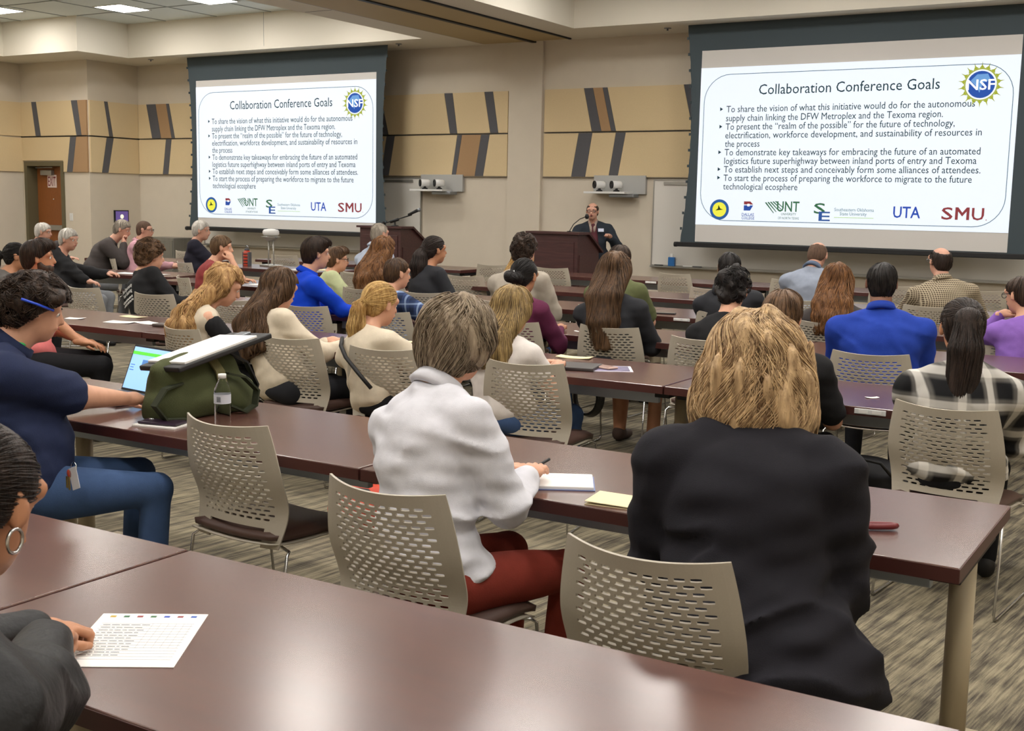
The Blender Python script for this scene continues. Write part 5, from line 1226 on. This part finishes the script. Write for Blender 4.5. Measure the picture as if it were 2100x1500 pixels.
# open notebook with pen and folded card
t = thing('notebook', (-1.80, 3.225, TZ), math.radians(29), 'open white spiral notebook beside the white shirt sleeve', 'notebook')
box('pages', -.13, .13, -.09, .09, 0, .012, M_paper, t, .003); box('cover', -.135, .135, -.095, .095, -.0001, .002, mat('cover_blue', '#6f7fae', .5), t)
bm = bmesh.new()
for k in range(3):
    x = -.09
    while x < .12: w_ = r.uniform(.008, .022); bm_box(bm, x, x+w_, .055-.014*k, .0565-.014*k, .0121, .0124); x += w_+.004
from_bm('handwriting', bm, M_inkl, t)['kind'] = 'stuff'
tag(tube('pen', [(-1.905, 3.22, TZ+.016), (-1.87, 3.33, TZ+.05)], .005, M_black), 'black pen held at left edge of the open notebook', 'pen')
t = thing('folded_card', (-1.50, 3.13, TZ), math.radians(8), 'cream folded card lying between notebook and black blazer', 'card')
box('lower_leaf', -.10, .08, -.07, .07, 0, .002, M_cream, t); box('upper_leaf', -.10, .08, -.07, .07, .006, .008, M_cream, t, 0, Matrix.Rotation(.03, 4, 'Y'))
bm = bmesh.new(); bm_tube(bm, [(-.055, 0, .010), (0, .012, .012), (.05, .010, .012), (.062, 0, .012), (.05, -.008, .012), (0, -.010, .011), (-.055, -.002, .010)], .0085, 6, True)
t = thing('wrist_strap', (-.80, 3.27, TZ), math.radians(30), 'dark red looped wrist strap on table beside black blazer', 'strap'); from_bm('loop', bm, mat('strap_red', '#6e1f24', .5), t, True)
# green bag
t = thing('canvas_bag', (-3.57, 3.44, TZ), math.radians(84), 'large olive green canvas bag standing on the second row table', 'bag')
wg = waves(21, 12, 26); wg2 = waves(22, 40, 70)
M_can = cloth('olive_canvas', '#4d5236', bump=.3); M_can2 = cloth('dark_canvas', '#34382a', bump=.2)
V, Q = surface([Ell((0, 0, .08), (.245, .10, .09), None, .03), Ell((-.03, 0, .14), (.21, .07, .09), None, .03), Cone((-.19, 0, .05), (.19, 0, .05), .075, .075, .04), Cone((-.17, -.01, .205), (.12, .0, .20), .028, .03, .05), Cone((-.19, -.02, .15), (-.235, -.03, .205), .035, .018, .04)], .0085,
               disp=lambda P: -.013*(1-np.abs(wg(P, (1, 1, 1.5))))+.004*wg2(P), cut=lambda P: .001-P[:, 2]); mesh_np('bag_body', V, Q, M_can, t)
def strip(name, pts, w, m, parent, th=.004):
    pts = [Vector(p) for p in pts]; bm = bmesh.new(); rows = []
    for i, p in enumerate(pts):
        d_ = (pts[min(i+1, len(pts)-1)]-pts[max(i-1, 0)]).normalized(); s_ = Vector(w)
        n_ = d_.cross(s_).normalized()*th; rows.append([bm.verts.new(p-s_+n_), bm.verts.new(p+s_+n_), bm.verts.new(p+s_-n_), bm.verts.new(p-s_-n_)])
    for a, b in zip(rows, rows[1:]):
        for k in range(4): bm.faces.new((a[k], a[(k+1) % 4], b[(k+1) % 4], b[k]))
    bm.faces.new(rows[0]); bm.faces.new(rows[-1]); return from_bm(name, bm, m, parent, False)
strip('handle', [(.06, -.085, .17), (.13, -.11, .15), (.19, -.12, .09), (.17, -.13, .03), (.12, -.125, .008), (.06, -.10, .04)], (0, .018, 0), M_can2, t)
strip('handle', [(-.15, -.07, .15), (-.25, -.10, .14), (-.30, -.10, .08), (-.25, -.10, .02), (-.15, -.10, .01)], (0, .018, 0), M_can2, t)
strip('shoulder_strap', [(.0, .0, .22), (.10, -.01, .26), (.20, -.04, .20), (.25, -.05, .10), (.24, -.03, .015)], (0, .013, 0), M_black, t)
strip('patch_strap', [(.02, -.098, .06), (.03, -.104, .12), (.03, -.085, .18), (.02, -.05, .225)], (.022, 0, 0), cloth('strap_khaki', '#6f6a48'), t)
t = thing('padfolio', (-3.55, 3.46, TZ+.245), math.radians(84), 'black binder with white paper pad lying on top of the green bag', 'binder')
mt = Euler((math.radians(-4), math.radians(-12), 0)).to_matrix().to_4x4()
box('cover', -.24, .24, -.13, .13, 0, .022, mat('binder_black', '#1d1c1d', .5), t, .006, mt); box('paper_pad', -.20, .17, -.12, .12, .022, .032, M_paper, t, .002, mt); box('clip', .17, .215, -.03, .03, .022, .034, M_steel, t, .003, mt)
# water bottle
M_pet = mat('clear_plastic', '#f2f6f8', .04, trans=1.0, spec=.5); M_pet.node_tree.nodes['Principled BSDF'].inputs['IOR'].default_value = 1.18
t = thing('water_bottle', (-3.27, 3.26, TZ), 0, 'clear plastic water bottle standing in front of the green bag', 'bottle')
prof = [(.001, 0), (.028, 0), (.031, .006)]+[(.031-.0018*(i % 2), .012+.007*i) for i in range(12)]+[(.031, .10), (.032, .135), (.031, .150), (.022, .175), (.013, .190), (.0125, .198)]
lathe('bottle_body', prof, M_pet, t, 28); lathe('cap', [(.001, .196), (.0155, .196), (.0155, .212), (.001, .214)], M_white, t, 20)
bm = bmesh.new(); bm_lathe(bm, [(.0325, .100), (.0327, .135)], 28); 
for fce in [f_ for f_ in bm.faces if len(f_.verts) > 4]: bm.faces.remove(fce)
from_bm('label', bm, mat('bottle_label', '#c9ccd6', .4), t, True)
for k in range(3): box('label_mark', .004+.007*k, .008+.007*k, -.0335, -.0325, .108, .128, M_ink, t)
# phone and papers beneath bag front
t = thing('phone', (-3.50, 3.17, TZ+.008), math.radians(14), 'dark purple phone on small papers at the green bag corner', 'phone')
box('case', -.085, .085, -.042, .042, 0, .010, mat('case_purple', '#2a1a2c', .35), t, .004); lathe('camera_ring', [(.001, .010), (.012, .010), (.012, .013), (.001, .013)], M_chrome, t, 16, (-.06, .018, 0))
t2 = sheet('note_stack', -3.50, 3.165, .19, .11, 12, M_paper, 'white notes lying under the dark purple phone', 'paper', TZ, .006)
# laptop of navy polo
t = thing('laptop', (-4.10, 3.47, TZ), math.radians(-8), 'open laptop with pale blue display between navy polo and green bag', 'laptop')
box('base', -.16, .16, -.115, .115, 0, .016, mat('laptop_grey', '#55565c', .35, metal=.5), t, .004)
bm = bmesh.new()
for i in range(13):
    for j in range(5): bm_box(bm, -.14+.0218*i, -.122+.0218*i, -.02+.021*j, -.003+.021*j, .016, .018)
from_bm('keyboard', bm, M_black, t)
lid = Matrix.Translation((0, .115, .012))@Matrix.Rotation(math.radians(-22), 4, 'X')
l_ = box('lid', -.16, .16, -.004, .004, 0, .215, M_black, t, .003, lid)
box('display', -.15, .15, -.0055, -.0045, .012, .205, mat('display_blue', '#8fbcea', .3, emit=.75), l_, 0, lid)
box('display_bar', -.15, .15, -.0065, -.0055, .170, .185, mat('display_green', '#52c832', .3, emit=.7), l_, 0, lid)
for a, b, c_, d_ in ((-.14, -.11, .12, .124), (-.14, -.115, .108, .112), (-.14, -.11, .096, .10), (-.06, .02, .11, .15)): box('display_item', a, b, -.0065, -.0055, c_, d_, mat('display_dark', '#4a7fc0', .3, emit=.5), l_, 0, lid)
# keys and badge on the jeans
t = thing('key_ring', (-3.53, 2.80, .60), math.radians(-10), 'brass keys and white badge hanging over denim thigh of navy polo person', 'keys')
tube('ring', [(.02*math.cos(a), -.02, .02*math.sin(a)+.04) for a in np.linspace(0, 2*PI, 15)[:-1]], .002, M_chrome, t, 6, True)
lathe('key_head', [(.001, 0), (.016, 0), (.016, .004), (.001, .004)], mat('key_orange', '#d2502c', .4), t, 16, (.01, -.045, .022), 'y')
box('key', -.004, .006, -.05, -.047, -.03, .012, mat('brass', '#c2a04a', .3, metal=.8), t); box('key', .009, .018, -.048, -.045, -.036, .012, _mats['brass'], t)
box('badge', .02, .075, -.045, -.043, -.045, .035, mat('badge_white', '#cfcdd2', .5), t, .001, Matrix.Rotation(-.35, 4, 'Y'))
# third row table
t = thing('laptop_closed', (-3.06, 5.62, TZ), math.radians(14), 'closed dark laptop with white sticker on third row table', 'laptop')
box('shell', -.17, .17, -.11, .11, 0, .018, mat('laptop_dark', '#3a3535', .4), t, .005); box('sticker', -.15, -.07, -.01, .01, .018, .0185, M_paper, t)
t = sheet('flyer', -2.87, 5.71, .22, .28, -60, mat('flyer_white', '#d9d6e2', .5), 'white and purple flyer under the pale phone on third row table', 'flyer')
box('flyer_picture', -.095, .095, -.125, .125, .0013, .0017, mat('flyer_print', '#6f6584', .5, noise=.5, nscale=14), t)
t = thing('phone', (-2.89, 5.72, TZ+.003), math.radians(-18), 'pale pink cased phone lying on flyer on third row table', 'phone')
box('case', -.075, .075, -.038, .038, 0, .010, mat('case_pink', '#c9aa9c', .4), t, .004); box('glass', -.07, .07, -.034, .034, .010, .0105, mat('phone_glass', '#b79a90', .2), t)
sheet('folded_flyer', -3.22, 6.0, .20, .09, 10, M_cream, 'cream folded paper behind closed dark laptop', 'paper', TZ, .004, None, .006)
for x, y, w, h, yw, l in ((-6.62, 5.64, .20, .14, 20, 'loose white paper nearest the coral sleeve on third row table'), (-6.42, 5.72, .22, .12, -10, 'loose white paper in the middle of left third row table'), (-6.85, 5.95, .20, .10, 0, 'cream card at far side of left third row table'), (-7.05, 5.6, .12, .1, 30, 'small white slip next to the coral sleeve')):
    sheet('loose_paper', x, y, w, h, yw, M_paper if 'cream' not in l else M_cream, l, 'paper', TZ, .002, 'loose papers on the third row', .004)
t = thing('tablet_case', (-6.12, 5.66, TZ), math.radians(8), 'rolled dark case at right end of left third row table', 'case'); box('case_body', -.15, .13, -.05, .05, 0, .02, mat('case_brown', '#4a403c', .5), t, .008); box('case_band', -.01, .01, -.052, .052, .001, .022, M_alu, t)
for x, y, w, h, yw, l in ((-5.05, 5.62, .22, .16, 15, 'white sheet under hair of person in black ribbed sleeves'), (-4.33, 5.70, .28, .2, -8, 'white sheet between brunette sleeve and blond ponytail'), (-4.46, 6.0, .2, .1, 0, 'cream folded card by royal blue pullover chair'), (-1.42, 5.62, .06, .03, 40, 'tiny white scrap on table left of plaid flannel'),
     (-3.88, 7.28, .06, .03, 0, 'tiny white scrap left of long straight hair'), (-5.35, 9.02, .22, .12, 10, 'fan of white papers between dark hair and linen blazer'), (-5.6, 9.0, .16, .12, -15, 'white leaflet left in the fan of papers'), (-4.33, 9.15, .2, .12, 20, 'dark printed leaflet right of linen blazer'),
     (-2.98, 7.42, .2, .14, -20, 'white sheet with pen right of charcoal sweater'), (-10.75, 9.3, .28, .2, 14, 'white papers under the hand of white haired person'), (-10.4, 9.4, .22, .16, 0, 'white leaflet beside hand on angled table'), (-9.95, 11.35, .3, .2, 10, 'white papers beside the red bottle'), (-9.75, 11.5, .25, .2, -10, 'cream sheet beneath the document camera stand'),
     (-8.45, 9.05, .3, .2, 0, 'white sheet before the red tee'), (-6.45, 9.0, .25, .18, 5, 'white sheet before pale green tee'), (-9.6, 13.1, .3, .2, 0, 'open white booklet behind green tee at front row')):
    sheet('loose_sheet', x, y, w, h, yw, M_paper if 'cream' not in l else M_cream, l, 'paper', TZ, .002, 'loose sheets on the tables', .003)
t = thing('phone', (-3.98, 8.98, TZ), math.radians(14), 'black phone lying alone on fifth row table', 'phone'); box('case', -.08, .08, -.04, .04, 0, .010, M_black, t, .004); box('glass', -.075, .075, -.036, .036, .010, .0105, mat('glass_grey', '#6a6660', .2), t)
t = thing('eyeglasses', (-10.55, 9.25, TZ), .3, 'folded eyeglasses on white papers near hand', 'glasses'); bm = bmesh.new()
for s_ in (-1, 1): bm_tube(bm, [(s_*.033+.024*math.cos(a), 0, .02+.018*math.sin(a)) for a in np.linspace(0, 2*PI, 13)[:-1]], .002, 5, True); bm_tube(bm, [(s_*.057, 0, .025), (s_*.05, .1, .01)], .002, 5)
from_bm('frame', bm, M_black, t)
# document camera and red bottle
t = thing('document_camera', (-10.73, 11.60, TZ), math.radians(-20), 'white document camera on grey stand on front table beside red bottle', 'projector')
lathe('head', [(.001, .40), (.09, .40), (.105, .42), (.105, .455), (.09, .475), (.04, .485), (.001, .487)], M_white, t, 28)
lathe('collar', [(.001, .33), (.05, .33), (.11, .375), (.125, .385), (.001, .39)], M_alu, t, 24)
for s_ in (-1, 1): tube('upright', [(s_*.06, 0, .34), (s_*.075, 0, .02)], .010, M_alu, t, 8); tube('light_arm', [(s_*.1, 0, .385), (s_*.15, 0, .38)], .008, M_steel, t, 6)
box('base', -.14, .14, -.1, .1, 0, .025, M_alu, t, .008)
t = thing('sports_bottle', (-11.01, 11.45, TZ), 0, 'black and red banded sports bottle on front table', 'bottle')
lathe('bottle_body', [(.001, 0), (.045, 0), (.047, .01), (.047, .17), (.04, .19), (.03, .2), (.001, .2)], mat('bottle_red', '#b23a22', .3), t, 24)
for z in (.03, .07, .11, .15): lathe('band', [(.0475, z), (.0485, z), (.0485, z+.012), (.0475, z+.012)], M_black, t, 24)
box('sleeve', -.055, -.035, -.03, .03, 0, .18, M_dark, t, .005); box('sleeve', .035, .055, -.03, .03, 0, .18, M_dark, t, .005)
lathe('lid', [(.001, .2), (.032, .2), (.03, .225), (.001, .23)], M_dark, t, 20); tube('carry_loop', [(.022*math.cos(a), 0, .232+.028*math.sin(a)) for a in np.linspace(0, PI, 9)], .006, M_steel, t, 8)
# backpack on the front row
t = thing('backpack', (-7.75, 13.05, TZ), 0, 'dark backpack lying on front row table before orange top', 'bag'); V, Q = surface([Ell((0, 0, .06), (.17, .11, .07), None, .03), Cone((-.1, .02, .1), (.1, .02, .09), .03, .03, .03)], .012, disp=lambda P: .005*wg(P), cut=lambda P: .001-P[:, 2]); mesh_np('bag_body', V, Q, mat('bag_brown', '#3a302c', .8), t); tube('strap', [(-.14, -.08, .03), (-.05, -.12, .1), (.08, -.11, .08), (.14, -.07, .03)], .010, M_black, t)
# brushed steel bin / cabinet by the corner
t = thing('steel_cabinet', (-16.85, 15.55, 0), math.radians(-4), 'brushed steel cabinet below the corner beside first screen', 'cabinet')
M_bru = mat('brushed_steel', '#85847e', .35, metal=.6, noise=.1, nscale=3, stretch=(30, 30, 1)); box('body', -.38, .38, -.25, .2, .05, .87, M_bru, t, .01); box('plinth', -.35, .35, -.22, .18, 0, .05, M_black, t); box('door', -.36, -.004, -.262, -.25, .08, .82, M_bru, t, .003); box('door', .004, .36, -.262, -.25, .08, .82, M_bru, t, .003)
# bags and cables on the floor
def floor_bag(x, y, yaw, s, m, label, m2=None):
    t = thing('floor_bag', (x, y, 0), math.radians(yaw), label, 'bag'); w_ = waves(int(abs(x*50)), 12, 28)
    V, Q = surface([Ell((0, 0, .12*s), (.20*s, .13*s, .12*s), None, .03), Cone((-.1*s, 0, .2*s), (.1*s, 0, .18*s), .05*s, .05*s, .05)], .013, disp=lambda P: -.010*(1-np.abs(w_(P))), cut=lambda P: .002-P[:, 2]); mesh_np('bag_body', V, Q, m, t)
    tube('strap', [(-.12*s, -.10*s, .18*s), (-.05*s, -.16*s, .27*s), (.06*s, -.16*s, .26*s), (.13*s, -.10*s, .16*s)], .010, m2 or M_black, t)
floor_bag(-3.95, 6.95, 10, 1.1, mat('bag_black', '#16161a', .7), 'black bag on carpet under third row table, left of bare leg')
floor_bag(-3.05, 7.5, -20, 1.0, mat('bag_darkgreen', '#23261f', .8), 'dark green black bag on carpet behind the bare leg')
floor_bag(-2.75, 6.9, 0, .9, mat('bag_black2', '#141416', .6), 'black bag on carpet below chair beside strawberry blond hair')
floor_bag(-3.55, 4.5, 20, .95, mat('bag_orange', '#c8432a', .6), 'orange and black bag on carpet beneath second row table', M_black)
floor_bag(-4.55, 6.3, 0, 1.3, mat('bag_black3', '#121215', .7), 'black bag on carpet between the two chairs before brunette')
floor_bag(-1.62, 6.6, 0, 1.0, mat('bag_black4', '#15151a', .7), 'black bag on carpet beneath table under blue polo')
t = thing('cable_coil', (-3.15, 6.05, .515), 0, 'coil of glossy black cable hanging below third row table edge', 'cable')
for k in range(5): tube('cable_loop', [(.075*(1+.05*k)*math.cos(a), .012*k-.03, .10*(1+.04*k)*math.sin(a)) for a in np.linspace(0, 2*PI, 25)[:-1]], .009, mat('cable_gloss', '#0c0c0e', .25), t, 8, True)
tube('cable_tail', [(0, 0, .1), (.01, .0, .15), (.02, .0, .193)], .008, M_black, t)
t = thing('tissue_green', (-3.62, 5.62, TZ), 0, 'crumpled green wrapper on table beside grey brown hair', 'wrapper'); V, Q = surface([Ell((0, 0, .035), (.07, .05, .035), None, .02)], .009, disp=lambda P: .010*waves(9, 60, 110)(P), cut=lambda P: -P[:, 2]); mesh_np('wrapper_body', V, Q, mat('wrapper_green', '#3fa04a', .5), t)
# power modules in the table edges
for x, y, l in ((-4.55, 8.775, 'white outlet strip in table edge under lone phone'), (-3.75, 8.775, 'white outlet pair in table edge beside dark hooded sweatshirt'), (-4.95, 10.495, 'white outlet in sixth row table edge by linen blazer'), (-5.9, 12.845, 'white outlet in front row table edge left of lone chair'), (-1.35, 5.325, 'white outlet in third row table edge left of plaid flannel')):
    t = thing('power_outlet', (x, y, .722), 0, l, 'outlet', 'outlets in the table edges'); box('plate', -.07, .07, -.006, 0, -.012, .012, M_white, t, .002); box('socket', -.05, -.01, -.008, -.006, -.007, .007, M_paper, t); box('socket', .01, .05, -.008, -.006, -.007, .007, M_paper, t)
